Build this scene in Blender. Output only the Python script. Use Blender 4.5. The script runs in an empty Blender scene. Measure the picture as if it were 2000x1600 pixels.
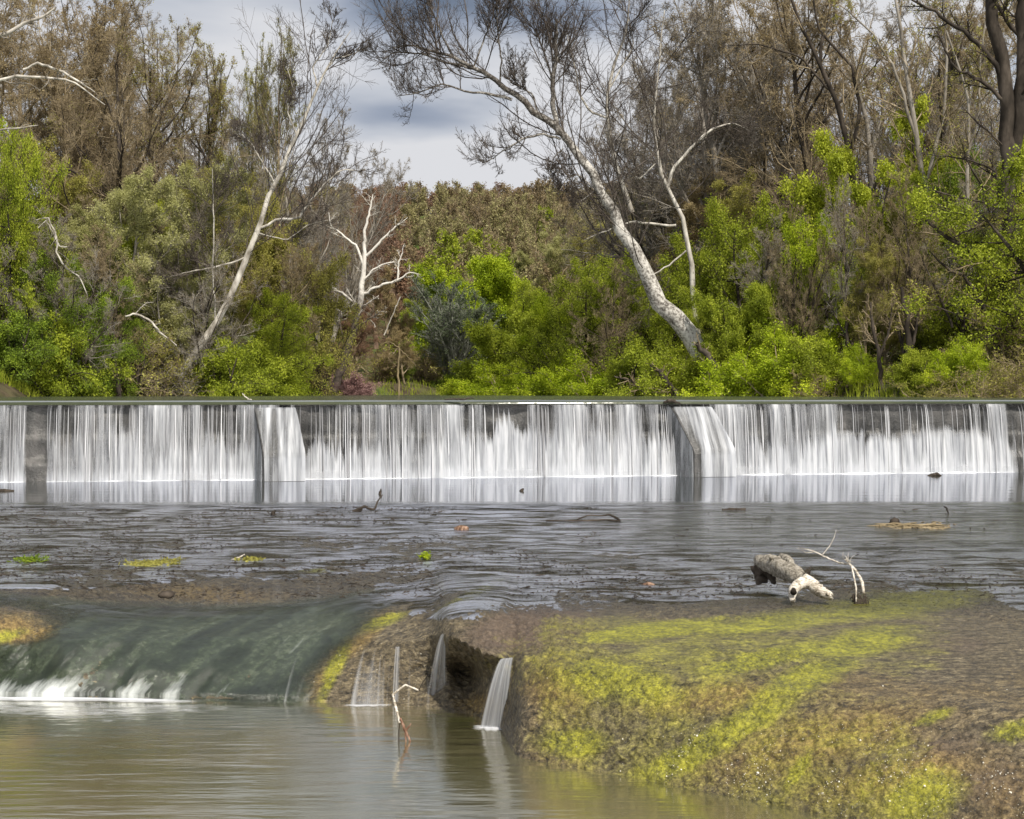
import bpy, math, random
import numpy as np
from mathutils import Vector
sc = bpy.context.scene
R_ = math.radians

# ------------------------------------------------------------------ camera, world, sun, exposure
F = 2800.0; HZ = 765.0; CH = 2.9            # focal length in photo pixels, horizon row, eye height over the lower pool
cd = bpy.data.cameras.new("camera"); cam = bpy.data.objects.new("camera", cd)
sc.collection.objects.link(cam); sc.camera = cam
cam.location = (0, 0, CH); cam.rotation_euler = (R_(90), 0, 0)
cd.sensor_width = 36.0; cd.lens = 36.0 * F / 2000.0
cd.shift_y = -(800.0 - HZ) / 2000.0
cd.clip_start = 0.1; cd.clip_end = 5000

SUN_EL, SUN_AZ = R_(52), R_(152)            # sun behind the camera, to the right
sun_dir = Vector((math.sin(SUN_AZ) * math.cos(SUN_EL), math.cos(SUN_AZ) * math.cos(SUN_EL), math.sin(SUN_EL)))
w = bpy.data.worlds.new("World"); sc.world = w; w.use_nodes = True
nt = w.node_tree; nt.nodes.clear()
def N(t, ty, **kw):
    n = t.nodes.new(ty)
    for k, v in kw.items(): setattr(n, k, v)
    return n
wo = N(nt, 'ShaderNodeOutputWorld'); mx = N(nt, 'ShaderNodeMixShader')
b1 = N(nt, 'ShaderNodeBackground'); b2 = N(nt, 'ShaderNodeBackground')
sky = N(nt, 'ShaderNodeTexSky'); sky.sky_type = 'NISHITA'; sky.sun_disc = False
sky.sun_elevation = SUN_EL; sky.sun_rotation = SUN_AZ
nt.links.new(sky.outputs[0], b1.inputs[0]); b1.inputs[1].default_value = 0.09
tc = N(nt, 'ShaderNodeTexCoord'); mp = N(nt, 'ShaderNodeMapping')
mp.inputs['Scale'].default_value = (2.6, 2.6, 8.5); mp.inputs['Location'].default_value = (0.3, 0.1, 0.24)
nt.links.new(tc.outputs['Generated'], mp.inputs[0])
nz = N(nt, 'ShaderNodeTexNoise'); nz.inputs['Scale'].default_value = 1.0; nz.inputs['Detail'].default_value = 5; nz.inputs['Roughness'].default_value = 0.5
nz.inputs['Distortion'].default_value = 0.35
nt.links.new(mp.outputs[0], nz.inputs['Vector'])
cr = N(nt, 'ShaderNodeValToRGB')
e = cr.color_ramp.elements
e[0].position = 0.28; e[0].color = (0.19, 0.245, 0.34, 1)
e[1].position = 0.60; e[1].color = (0.92, 0.93, 0.97, 1)
x = e.new(0.40); x.color = (0.42, 0.48, 0.60, 1)
x = e.new(0.52); x.color = (0.70, 0.74, 0.82, 1)
sxyz = N(nt, 'ShaderNodeSeparateXYZ'); nt.links.new(tc.outputs['Generated'], sxyz.inputs[0])
def wm(op, a, b=None):
    m = N(nt, 'ShaderNodeMath'); m.operation = op
    for i, v in enumerate((a, b)):
        if v is None: continue
        if isinstance(v, (int, float)): m.inputs[i].default_value = v
        else: nt.links.new(v, m.inputs[i])
    return m.outputs[0]
nw = N(nt, 'ShaderNodeTexNoise'); nw.inputs['Scale'].default_value = 3.0; nw.inputs['Detail'].default_value = 4; nt.links.new(mp.outputs[0], nw.inputs['Vector'])
wob = wm('MULTIPLY', wm('SUBTRACT', nw.outputs[0], 0.5), 0.07)
acc = wm('MULTIPLY', wm('SUBTRACT', nz.outputs[0], 0.5), 0.75)
for cx_, cz_, rx_, rz_, am_ in ((-0.075, 0.187, 0.075, 0.014, -0.24), (-0.085, 0.252, 0.045, 0.022, -0.26), (0.03, 0.250, 0.06, 0.018, -0.20), (-0.02, 0.268, 0.10, 0.014, -0.14), (0.06, 0.19, 0.06, 0.035, 0.20), (-0.02, 0.150, 0.12, 0.018, 0.07), (-0.14, 0.24, 0.05, 0.02, 0.07)):
    dx_ = wm('DIVIDE', wm('SUBTRACT', wm('ADD', sxyz.outputs[0], wob), cx_), rx_); dz_ = wm('DIVIDE', wm('SUBTRACT', wm('ADD', sxyz.outputs[2], wm('MULTIPLY', wob, 0.5)), cz_), rz_)
    acc = wm('ADD', acc, wm('MULTIPLY', wm('EXPONENT', wm('MULTIPLY', wm('ADD', wm('MULTIPLY', dx_, dx_), wm('MULTIPLY', dz_, dz_)), -1.0)), am_))
acc = wm('ADD', acc, 0.60)
nt.links.new(acc, cr.inputs[0]); nt.links.new(cr.outputs[0], b2.inputs[0]); b2.inputs[1].default_value = 0.72
n2 = N(nt, 'ShaderNodeTexNoise'); n2.inputs['Scale'].default_value = 0.8; n2.inputs['Detail'].default_value = 3
nt.links.new(mp.outputs[0], n2.inputs['Vector'])
mr = N(nt, 'ShaderNodeMapRange'); mr.inputs[1].default_value = 0.36; mr.inputs[2].default_value = 0.46
nt.links.new(n2.outputs[0], mr.inputs[0]); nt.links.new(mr.outputs[0], mx.inputs[0])
nt.links.new(b1.outputs[0], mx.inputs[1]); nt.links.new(b2.outputs[0], mx.inputs[2]); nt.links.new(mx.outputs[0], wo.inputs[0])

sl = bpy.data.lights.new("sun", 'SUN'); sl.energy = 5.0; sl.angle = R_(1.5); sl.color = (1.0, 0.93, 0.82)
so = bpy.data.objects.new("sun", sl); sc.collection.objects.link(so)
so.rotation_euler = sun_dir.to_track_quat('Z', 'Y').to_euler(); so.location = (20, -20, 60)
sc.view_settings.view_transform = 'Standard'; sc.view_settings.look = 'None'
sc.view_settings.exposure = 0.12; sc.view_settings.gamma = 1.0
sc.render.engine = 'CYCLES'
sc.cycles.transparent_max_bounces = 24; sc.cycles.max_bounces = 6

# ------------------------------------------------------------------ helpers
rng = np.random.default_rng(11)
def PD(px, py, d):                      # point seen at photo pixel (px,py) at distance d
    return np.array([(px - 1000) / F * d, d, CH - (py - HZ) / F * d])
def PZ(px, py, z):                      # ... at height z
    return PD(px, py, F * (CH - z) / (py - HZ))

def tag(o, label=None, cat=None, group=None, kind=None):
    if label: o['label'] = label
    if cat: o['category'] = cat
    if group: o['group'] = group
    if kind: o['kind'] = kind
    return o
def empty(name, loc):
    o = bpy.data.objects.new(name, None); o.location = [float(v) for v in loc]; o.empty_display_size = 0.3
    sc.collection.objects.link(o); return o
def link(name, me, parent=None, loc=None):
    o = bpy.data.objects.new(name, me); sc.collection.objects.link(o)
    if parent is not None: o.parent = parent
    if loc is not None: o.location = [float(v) for v in loc]
    return o

def vnoise(x, y, seed=0):
    xi = np.floor(x).astype(np.int64); yi = np.floor(y).astype(np.int64); fx = x - xi; fy = y - yi
    fx = fx * fx * (3 - 2 * fx); fy = fy * fy * (3 - 2 * fy)
    def h(a, b):
        n = (a * 374761393 + b * 668265263 + seed * 974711) & 0xffffffff
        n = ((n ^ (n >> 13)) * 1274126177) & 0xffffffff
        return ((n ^ (n >> 16)) & 0xffff) / 65535.0
    return (h(xi, yi) * (1 - fx) + h(xi + 1, yi) * fx) * (1 - fy) + (h(xi, yi + 1) * (1 - fx) + h(xi + 1, yi + 1) * fx) * fy
def fbm(x, y, o=4, seed=0):
    s = 0; a = 0.5; t = 0
    for i in range(o):
        s = s + a * vnoise(x * 2 ** i, y * 2 ** i, seed + i * 17); t += a; a *= 0.5
    return s / t
def sstep(a, b, x):
    t = np.clip((x - a) / (b - a), 0, 1); return t * t * (3 - 2 * t)

class Geo:
    def __init__(s): s.v = []; s.f = []; s.m = []; s.r = []; s.n = 0; s.sm = []
    def add(s, v, f, mat=0, rnd=None, smooth=True):
        if len(f) == 0: return
        s.v.append(np.asarray(v, float).reshape(-1, 3)); f = np.asarray(f).reshape(-1, 4)
        s.f.append(f + s.n); s.n += len(s.v[-1]); s.m.append(np.full(len(f), mat, np.int32))
        s.r.append(np.full(len(f), 0.5) if rnd is None else np.asarray(rnd, float)); s.sm.append(np.full(len(f), smooth))
    def mesh(s, name, mats, off=None):
        v = np.concatenate(s.v); f = np.concatenate(s.f)
        if off is not None: v = v - np.asarray(off)
        me = bpy.data.meshes.new(name); me.vertices.add(len(v)); me.vertices.foreach_set('co', v.astype(np.float32).ravel())
        me.loops.add(f.size); me.loops.foreach_set('vertex_index', f.astype(np.int32).ravel())
        me.polygons.add(len(f)); me.polygons.foreach_set('loop_start', np.arange(0, f.size, 4, dtype=np.int32))
        me.polygons.foreach_set('loop_total', np.full(len(f), 4, np.int32))
        for m in mats: me.materials.append(m)
        me.polygons.foreach_set('material_index', np.concatenate(s.m)); me.polygons.foreach_set('use_smooth', np.concatenate(s.sm))
        a = me.attributes.new('rnd', 'FLOAT', 'FACE'); a.data.foreach_set('value', np.concatenate(s.r).astype(np.float32))
        me.update(calc_edges=True); return me

def nrm(a): return a / (np.linalg.norm(a, axis=-1, keepdims=True) + 1e-9)
def tubes(P, R, sides):
    n, K, _ = P.shape
    T = nrm(np.gradient(P, axis=1)); m = nrm(P[:, -1] - P[:, 0])
    e = np.where(np.abs(m[:, 2:3]) > 0.75, np.array([[1.0, 0, 0]]), np.array([[0, 0, 1.0]]))
    ref = nrm(np.cross(m, e))[:, None, :]
    A = nrm(ref - T * np.sum(ref * T, -1, keepdims=True)); B = np.cross(T, A)
    a = np.arange(sides) * 2 * np.pi / sides
    V = P[:, :, None, :] + R[:, :, None, None] * (np.cos(a)[None, None, :, None] * A[:, :, None, :] + np.sin(a)[None, None, :, None] * B[:, :, None, :])
    idx = np.arange(n * K * sides).reshape(n, K, sides); j = np.roll(idx, -1, axis=2)
    f = np.stack([idx[:, :-1], j[:, :-1], j[:, 1:], idx[:, 1:]], -1).reshape(-1, 4)
    return V.reshape(-1, 3), f
def resample(pts, K):
    pts = np.asarray(pts, float); seg = np.linalg.norm(np.diff(pts, axis=0), axis=1); s = np.concatenate([[0], np.cumsum(seg)])
    t = np.linspace(0, s[-1], K); return np.stack([np.interp(t, s, pts[:, i]) for i in range(pts.shape[1])], 1)
def spawn(P, R, n, t0, t1, lf, ang, up, wig, K, rf, g, lmin=0.0, tip=0.006, taper=0.6, dirbias=None):
    Np, Kp, _ = P.shape; idx = np.repeat(np.arange(Np), n); M = len(idx)
    t = g.uniform(t0, t1, M) * (Kp - 1); i = np.clip(t.astype(int), 0, Kp - 2); fr = (t - i)[:, None]
    p = P[idx, i] * (1 - fr) + P[idx, i + 1] * fr; tan = nrm(P[idx, i + 1] - P[idx, i])
    r = R[idx, i] * (1 - fr[:, 0]) + R[idx, i + 1] * fr[:, 0]
    L = np.linalg.norm(np.diff(P, axis=1), axis=2).sum(1)[idx]
    tt = t / (Kp - 1)
    ln = np.maximum(L * lf * (1 - taper * tt) * g.uniform(0.6, 1.25, M), lmin)
    q = g.normal(size=(M, 3)); q = nrm(q - tan * np.sum(q * tan, -1, keepdims=True))
    a = R_(ang) * g.uniform(0.65, 1.3, M)[:, None]
    d = nrm(tan * np.cos(a) + q * np.sin(a))
    if dirbias is not None: d = nrm(d + np.asarray(dirbias))
    out = np.empty((M, K, 3)); out[:, 0] = p; st = (ln / (K - 1))[:, None]
    for k in range(1, K):
        d = nrm(d + g.normal(size=(M, 3)) * wig + np.array([0, 0, up])); out[:, k] = out[:, k - 1] + d * st
    r0 = np.maximum(r * rf, tip * 1.3); tk = np.linspace(0, 1, K)[None, :]
    return out, r0[:, None] * (1 - tk) + tip * tk

def leaves(g, P, n, size, spread, flat=0.0, droop=0.0):
    M = P.shape[0] * n; i = np.repeat(np.arange(P.shape[0]), n); k = g.integers(1, P.shape[1], M)
    c = P[i, k] + g.normal(size=(M, 3)) * spread
    a = nrm(g.normal(size=(M, 3)) * np.array([1, 1, 1 - flat])); b = nrm(np.cross(a, g.normal(size=(M, 3))))
    s = size * g.uniform(0.55, 1.35, M)[:, None]
    v = np.stack([c - a * s, c - b * s * 0.55, c + a * s, c + b * s * 0.55], 1)
    f = np.arange(M * 4).reshape(M, 4)
    return v.reshape(-1, 3), f, g.uniform(0, 1, M)

# ------------------------------------------------------------------ materials
def mat(name):
    m = bpy.data.materials.new(name); m.use_nodes = True; t = m.node_tree; t.nodes.clear()
    o = N(t, 'ShaderNodeOutputMaterial'); return m, t, o
def L(t, a, b): t.links.new(a, b)
def ramp(t, fac, stops):
    r = N(t, 'ShaderNodeValToRGB'); el = r.color_ramp.elements
    while len(el) < len(stops): el.new(0.5)
    for q, (p, c) in zip(el, stops): q.position = p; q.color = (*c, 1)
    if fac is not None: L(t, fac, r.inputs[0])
    return r.outputs[0]
def noise(t, scale, detail=4, rough=0.55, coord='Object', sc3=None, dist=0.0, vec=None):
    n = N(t, 'ShaderNodeTexNoise'); n.inputs['Scale'].default_value = scale; n.inputs['Detail'].default_value = detail
    n.inputs['Roughness'].default_value = rough; n.inputs['Distortion'].default_value = dist
    if vec is None:
        c = N(t, 'ShaderNodeTexCoord'); vec = c.outputs[coord]
    if sc3 is not None:
        m = N(t, 'ShaderNodeMapping'); m.inputs['Scale'].default_value = sc3; L(t, vec, m.inputs[0]); vec = m.outputs[0]
    L(t, vec, n.inputs['Vector']); return n.outputs[0]
def attr(t, name):
    a = N(t, 'ShaderNodeAttribute'); a.attribute_name = name; return a.outputs['Fac']
def math_(t, op, a, b=None, c=None, clamp=False):
    m = N(t, 'ShaderNodeMath'); m.operation = op; m.use_clamp = clamp
    for i, v in enumerate((a, b, c)):
        if v is None: continue
        if isinstance(v, (int, float)): m.inputs[i].default_value = v
        else: L(t, v, m.inputs[i])
    return m.outputs[0]
def mapr(t, v, a, b, c=0.0, d=1.0):
    m = N(t, 'ShaderNodeMapRange'); L(t, v, m.inputs[0])
    for i, q in zip((1, 2, 3, 4), (a, b, c, d)): m.inputs[i].default_value = q
    return m.outputs[0]
def mixc(t, fac, a, b):
    m = N(t, 'ShaderNodeMix'); m.data_type = 'RGBA'
    if isinstance(fac, (int, float)): m.inputs[0].default_value = fac
    else: L(t, fac, m.inputs[0])
    for i, v in ((6, a), (7, b)):
        if isinstance(v, tuple): m.inputs[i].default_value = (*v, 1)
        else: L(t, v, m.inputs[i])
    return m.outputs[2]
def bump(t, h, strength, dist=0.1, normal=None):
    b = N(t, 'ShaderNodeBump'); b.inputs['Strength'].default_value = strength; b.inputs['Distance'].default_value = dist
    L(t, h, b.inputs['Height'])
    if normal is not None: L(t, normal, b.inputs['Normal'])
    return b.outputs[0]
def princ(t, o, col, rough=0.7, spec=0.5, normal=None):
    p = N(t, 'ShaderNodeBsdfPrincipled')
    if isinstance(col, tuple): p.inputs['Base Color'].default_value = (*col, 1)
    else: L(t, col, p.inputs['Base Color'])
    if isinstance(rough, (int, float)): p.inputs['Roughness'].default_value = rough
    else: L(t, rough, p.inputs['Roughness'])
    p.inputs['Specular IOR Level'].default_value = spec
    if normal is not None: L(t, normal, p.inputs['Normal'])
    if o is not None: L(t, p.outputs[0], o.inputs[0])
    return p

def bark(name, c1, c2, c3, scale=1.5, stretch=(1, 1, 0.35)):
    m, t, o = mat(name)
    n = noise(t, scale, 6, 0.6, sc3=stretch)
    col = ramp(t, n, [(0.32, c1), (0.5, c2), (0.68, c3)])
    princ(t, o, col, 0.85, 0.2, bump(t, noise(t, scale * 5, 4, 0.6, sc3=(1, 1, 0.3)), 0.5, 0.03)); return m
M_brown = bark('brown_bark', (0.12, 0.092, 0.056), (0.26, 0.205, 0.13), (0.40, 0.33, 0.22))
M_grey = bark('grey_bark', (0.13, 0.115, 0.095), (0.26, 0.235, 0.20), (0.40, 0.37, 0.33))
M_dark = bark('dark_bark', (0.016, 0.013, 0.010), (0.045, 0.036, 0.028), (0.11, 0.09, 0.072))
M_red = bark('reddish_twig', (0.13, 0.085, 0.065), (0.24, 0.165, 0.125), (0.35, 0.26, 0.20))
M_tan = bark('tan_twig', (0.14, 0.11, 0.065), (0.24, 0.19, 0.11), (0.33, 0.27, 0.17))
M_olivetwig = bark('olive_twig', (0.09, 0.085, 0.04), (0.17, 0.155, 0.07), (0.26, 0.23, 0.11))
M_white = bark('white_bark', (0.16, 0.14, 0.11), (0.45, 0.42, 0.37), (0.72, 0.69, 0.62), 2.2, (1, 1, 0.4))
M_bluegrey = bark('blue_grey_twig', (0.10, 0.10, 0.085), (0.19, 0.195, 0.165), (0.3, 0.31, 0.26))
# sycamore bark: white with brown plates low down
def leafmat(name, dark, mid, light, trans=0.35):
    m, t, o = mat(name)
    r = attr(t, 'rnd'); n = noise(t, 0.45, 3, 0.5)
    oi = N(t, 'ShaderNodeObjectInfo')
    v = math_(t, 'ADD', math_(t, 'MULTIPLY', r, 0.45), math_(t, 'MULTIPLY', mapr(t, n, 0.3, 0.7), 0.6))
    v = math_(t, 'ADD', v, math_(t, 'MULTIPLY', oi.outputs['Random'], 0.12))
    col = ramp(t, v, [(0.12, dark), (0.55, mid), (0.95, light)])
    p = princ(t, None, col, 0.6, 0.25); tr = N(t, 'ShaderNodeBsdfTranslucent'); L(t, col, tr.inputs[0])
    ms = N(t, 'ShaderNodeMixShader'); ms.inputs[0].default_value = trans
    L(t, p.outputs[0], ms.inputs[1]); L(t, tr.outputs[0], ms.inputs[2]); L(t, ms.outputs[0], o.inputs[0]); return m
LF_lime = leafmat('lime_leaf', (0.18, 0.25, 0.012), (0.35, 0.45, 0.016), (0.56, 0.63, 0.04))
LF_yellow = leafmat('yellow_green_leaf', (0.20, 0.24, 0.02), (0.38, 0.44, 0.03), (0.55, 0.58, 0.07))
LF_green = leafmat('green_leaf', (0.07, 0.11, 0.018), (0.17, 0.25, 0.022), (0.33, 0.42, 0.035))
LF_mid = leafmat('mid_green_leaf', (0.13, 0.165, 0.015), (0.27, 0.33, 0.022), (0.45, 0.50, 0.05))
LF_olive = leafmat('olive_leaf', (0.17, 0.16, 0.035), (0.31, 0.29, 0.06), (0.46, 0.44, 0.12))
LF_pale = leafmat('pale_blossom_leaf', (0.22, 0.22, 0.07), (0.38, 0.38, 0.14), (0.58, 0.57, 0.28))
LF_pink = leafmat('pink_blossom', (0.20, 0.12, 0.11), (0.32, 0.19, 0.18), (0.42, 0.28, 0.26))
LF_bluegreen = leafmat('blue_green_leaf', (0.07, 0.10, 0.05), (0.14, 0.18, 0.09), (0.22, 0.28, 0.15))
LF_bud = leafmat('brown_bud', (0.20, 0.15, 0.07), (0.35, 0.27, 0.13), (0.50, 0.41, 0.22))
LF_budred = leafmat('rust_bud', (0.14, 0.08, 0.045), (0.24, 0.14, 0.085), (0.32, 0.2, 0.13))

# ------------------------------------------------------------------ ground (banks, valley floor and hillside)
SH_PX = [-1500, -600, -200, 0, 300, 500, 700, 900, 1100, 1400, 1700, 2000, 2200, 2600, 3500]
SH_D = [30, 45, 66, 74, 82, 88, 108, 125, 104, 84, 72, 64, 56, 45, 30]
def Gz(x, y):
    x = np.asarray(x, float); y = np.asarray(y, float); yy = np.maximum(y, 1.0)
    px = 1000 + F * x / yy
    s = y - np.interp(px, SH_PX, SH_D)
    up = 1.0 + 1.95 * sstep(-1.5, 3.0, s) + 0.9 * sstep(4, 30, s) + fbm(x * .15, y * .15, 3, 5) * 1.0 * sstep(0, 8, s)
    hill = 35.5 * sstep(118, 315, y - 0.05 * np.abs(x)) * (0.93 + 0.14 * fbm(x * .012 + 3, y * .012, 3, 9))
    up = up + hill
    side = sstep(20, 27, np.abs(x))
    lo = -2.3 + side * (5.3 + 0.8 * fbm(x * .15, y * .15, 3, 5))
    k = sstep(45.5 + 0.17 * x + 2.2, 45.5 + 0.17 * x + 4.5, y)
    k2 = np.where(np.abs(x) > 20, sstep(40, 56, y), k)
    return lo * (1 - k2) + np.maximum(up, np.where(np.abs(x) > 24, lo, -9)) * k2
def grid_mesh(name, X, Y, Z, mats, attrs=None, uv=None):
    r, c = X.shape; v = np.stack([X, Y, Z], -1).reshape(-1, 3); i = np.arange(r * c).reshape(r, c)
    f = np.stack([i[:-1, :-1], i[:-1, 1:], i[1:, 1:], i[1:, :-1]], -1).reshape(-1, 4)
    g = Geo(); g.add(v, f); me = g.mesh(name, mats)
    for k, a in (attrs or {}).items():
        q = me.attributes.new(k, 'FLOAT', 'POINT'); q.data.foreach_set('value', np.asarray(a, np.float32).ravel())
    if uv is not None:
        u = me.uv_layers.new(name='UVMap'); q = np.stack(uv, -1).reshape(-1, 2)[f.ravel()]
        u.data.foreach_set('uv', q.astype(np.float32).ravel())
    return me
gx = np.concatenate([np.linspace(-700, -90, 40), np.linspace(-86, 86, 230), np.linspace(90, 700, 40)])
gy = np.concatenate([np.linspace(-60, 44, 60), np.linspace(45, 150, 200), np.linspace(152, 900, 160)])
GX, GY = np.meshgrid(gx, gy)
M_ground, t, o = mat('leaf_litter_ground')
n = noise(t, 1.2, 6, 0.65); n2_ = noise(t, 0.12, 4)
col = mixc(t, mapr(t, n2_, 0.4, 0.6), ramp(t, n, [(0.3, (0.03, 0.025, 0.016)), (0.6, (0.10, 0.08, 0.05))]), ramp(t, n, [(0.3, (0.03, 0.05, 0.012)), (0.65, (0.10, 0.14, 0.03))]))
princ(t, o, col, 0.95, 0.1, bump(t, noise(t, 6, 5), 0.8, 0.1))
tag(link('ground', grid_mesh('ground', GX, GY, Gz(GX, GY), [M_ground])), kind='structure')

# ------------------------------------------------------------------ dam
A = np.array([-16.46, 46.1]); B = np.array([18.57, 52.0]); tdir = (B - A) / np.linalg.norm(B - A); nd = np.array([tdir[1], -tdir[0]])
def dam_s(px):                                # distance along the dam line at which the ray of photo column px meets it
    k = (px - 1000) / F; # x = k*y on A + s t
    return (k * A[1] - A[0]) / (tdir[0] - k * tdir[1])
def DP(s, off, z):                            # point: s along, off towards camera, height z
    s = np.asarray(s, float); off = np.asarray(off, float); z = np.asarray(z, float)
    s, off, z = np.broadcast_arrays(s, off, z)
    return np.stack([A[0] + tdir[0] * s + nd[0] * off, A[1] + tdir[1] * s + nd[1] * off, z], -1)
CZ = 2.60
M_conc, t, o = mat('wet_concrete')
n = noise(t, 1.4, 7, 0.65, sc3=(1, 1, 0.35)); n3 = noise(t, 12, 5, 0.6)
col = ramp(t, n, [(0.3, (0.02, 0.02, 0.02)), (0.5, (0.05, 0.05, 0.048)), (0.7, (0.11, 0.105, 0.1))])
princ(t, o, col, mapr(t, n3, 0.3, 0.7, 0.25, 0.7), 0.5, bump(t, n3, 0.6, 0.05))
def slab(g, s0, s1, prof, ns, jit=0.0, seed=0):
    S = np.linspace(s0, s1, ns); prof = np.asarray(prof, float); O = prof[:, 0][:, None] + np.zeros((1, ns)); Z = prof[:, 1][:, None] + np.zeros((1, ns))
    if jit: O = O + (fbm(S[None, :] * 1.5 + 50, Z * 2.2 + 9, 4, seed) - 0.5) * jit
    P = DP(S[None, :] + 0 * O, O, Z); i = np.arange(P.shape[0] * ns).reshape(-1, ns)
    f = np.stack([i[:-1, :-1], i[:-1, 1:], i[1:, 1:], i[1:, :-1]], -1).reshape(-1, 4)
    g.add(P.reshape(-1, 3), f)
dam = empty('dam', (A[0] + tdir[0] * 18, A[1] + tdir[1] * 18, 0))
tag(dam, 'low concrete dam across the river with water pouring over its whole crest', 'dam')
dloc = np.array(dam.location)
g = Geo(); zz = np.linspace(CZ - 0.08, -0.6, 40)
step = lambda z: 0.10 * sstep(1.5, 1.35, z) + 0.22 * sstep(0.8, 0.5, z)
slab(g, -25, 62, [(-1.6, CZ - 0.08)] + [(step(q), q) for q in zz], 700, 0.22, 3)
o_ = link('wall', g.mesh('dam_wall', [M_conc], dloc), dam)
g = Geo(); slab(g, -25, 62, [(-1.5, 2.0), (-1.5, CZ - 0.06), (-1.2, CZ - 0.004), (-0.05, CZ - 0.004), (0.04, CZ - 0.03), (0.06, CZ - 0.10), (0.06, CZ - 0.2), (-0.1, CZ - 0.22)], 200)
link('crest', g.mesh('dam_crest', [M_conc], dloc), dam)
# piers: sloping buttresses
def pier(px0, px1, skew):
    s0, s1 = dam_s(px0), dam_s(px1); g = Geo(); pr = [(-0.1, 2.34), (0.25, 2.33), (0.55, 2.05), (1.0, 1.5), (1.45, 0.95), (1.5, 0.80), (1.5, -0.6)]
    P0 = np.array([DP(s0 + skew * p[0] / 1.5, p[0], p[1]) for p in pr]); P1 = np.array([DP(s1 + skew * p[0] / 1.5, p[0], p[1]) for p in pr])
    Q0 = P0 * [1, 1, 0] + [0, 0, -0.6]; Q1 = P1 * [1, 1, 0] + [0, 0, -0.6]; n = len(pr)
    v = np.concatenate([P0, P1, Q0, Q1]); f = []
    for k in range(n - 1):
        f += [(k, n + k, n + k + 1, k + 1), (k, k + 1, 2 * n + k + 1, 2 * n + k), (n + k, 3 * n + k, 3 * n + k + 1, n + k + 1)]
    g.add(v, f, smooth=False); return link('pier', g.mesh('dam_pier', [M_conc], dloc), dam), (s0, s1, pr, skew)
_, pa = pier(494, 572, 0.35)
_, pb = pier(1302, 1378, 0.55)

# ------------------------------------------------------------------ falling water
def fall_mat(name, sa, sharp, amax=1.0, lo=(0.34, 0.36, 0.40)):
    m, t, o = mat(name)
    uvn = N(t, 'ShaderNodeUVMap'); 
    na = noise(t, 1.0, 5, 0.62, vec=uvn.outputs[0], sc3=sa); nb = noise(t, 1.0, 3, 0.5, vec=uvn.outputs[0], sc3=(2.2, 0.16, 1))
    d_ = attr(t, 'dens')
    v = math_(t, 'ADD', math_(t, 'MULTIPLY', na, 0.55), math_(t, 'MULTIPLY', nb, 0.45))
    thr = math_(t, 'SUBTRACT', 0.78, math_(t, 'MULTIPLY', d_, 0.56))
    al = math_(t, 'MULTIPLY', math_(t, 'SUBTRACT', v, thr), sharp, clamp=True)
    al = math_(t, 'MULTIPLY', al, mapr(t, d_, 0, 1, 0.62 * amax, 0.97 * amax))
    col = ramp(t, na, [(0.3, lo), (0.55, (0.58, 0.60, 0.63)), (0.75, (0.76, 0.77, 0.79))])
    p = princ(t, None, col, 0.5, 0.3, bump(t, na, 0.6, 0.08)); tr = N(t, 'ShaderNodeBsdfTranslucent'); L(t, col, tr.inputs[0])
    m1 = N(t, 'ShaderNodeMixShader'); m1.inputs[0].default_value = 0.2; L(t, p.outputs[0], m1.inputs[1]); L(t, tr.outputs[0], m1.inputs[2])
    tp = N(t, 'ShaderNodeBsdfTransparent'); m2 = N(t, 'ShaderNodeMixShader'); L(t, al, m2.inputs[0]); L(t, tp.outputs[0], m2.inputs[1]); L(t, m1.outputs[0], m2.inputs[2]); L(t, m2.outputs[0], o.inputs[0])
    return m
M_fall = fall_mat('falling_water', (6.5, 0.30, 1), 3.6)
M_veil = fall_mat('veil_water', (5.0, 0.25, 1), 2.2, .85, (.45, .46, .5))
M_slide = fall_mat('sliding_water', (4.0, 0.5, 1), 2.6, .9, (.26, .30, .30))
M_strand, t, o = mat('white_water_strand')
n = noise(t, 3, 3); col = ramp(t, attr(t, 'rnd'), [(0.0, (0.22, 0.22, 0.23)), (0.6, (0.45, 0.46, 0.48)), (1.0, (0.74, 0.75, 0.77))])
princ(t, o, col, 0.4, 0.4)
M_foam, t, o = mat('foam')
n = noise(t, 7, 5, 0.65); princ(t, o, ramp(t, n, [(0.3, (0.6, 0.62, 0.65)), (0.6, (0.88, 0.9, 0.93))]), 0.7, 0.2, bump(t, n, 0.5, 0.04))

# how much water falls at each column of the photo (near the crest / lower down)
TOPX = [-300, 0, 55, 60, 90, 96, 240, 470, 490, 510, 590, 620, 700, 940, 955, 1025, 1035, 1290, 1310, 1375, 1400, 1620, 1635, 1700, 1740, 1920, 1935, 1955, 1965, 2000, 2300]
TOPV = [.5, .6, .6, .08, .08, .50, .56, .62, .6, .45, .35, .40, .50, .58, .12, .12, .60, .60, .35, .30, .58, .58, .26, .30, .36, .40, .85, .85, .34, .45, .45]
LOWX = [-300, 0, 50, 60, 90, 98, 300, 488, 500, 600, 830, 845, 900, 1300, 1420, 1560, 1690, 1920, 1935, 1958, 1975, 2000, 2300]
LOWV = [.7, .75, .75, .12, .12, .72, .85, .9, .8, .93, .82, .85, .95, .95, .9, .95, .97, .95, .97, .95, .35, .5, .5]
def colpx(s): 
    x = A[0] + tdir[0] * s; y = A[1] + tdir[1] * s; return 1000 + F * x / y
S = np.linspace(-14, 52, 2600); H = np.linspace(0, 1, 34); SS, HH = np.meshgrid(S, H)
pxc = colpx(SS)
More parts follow.
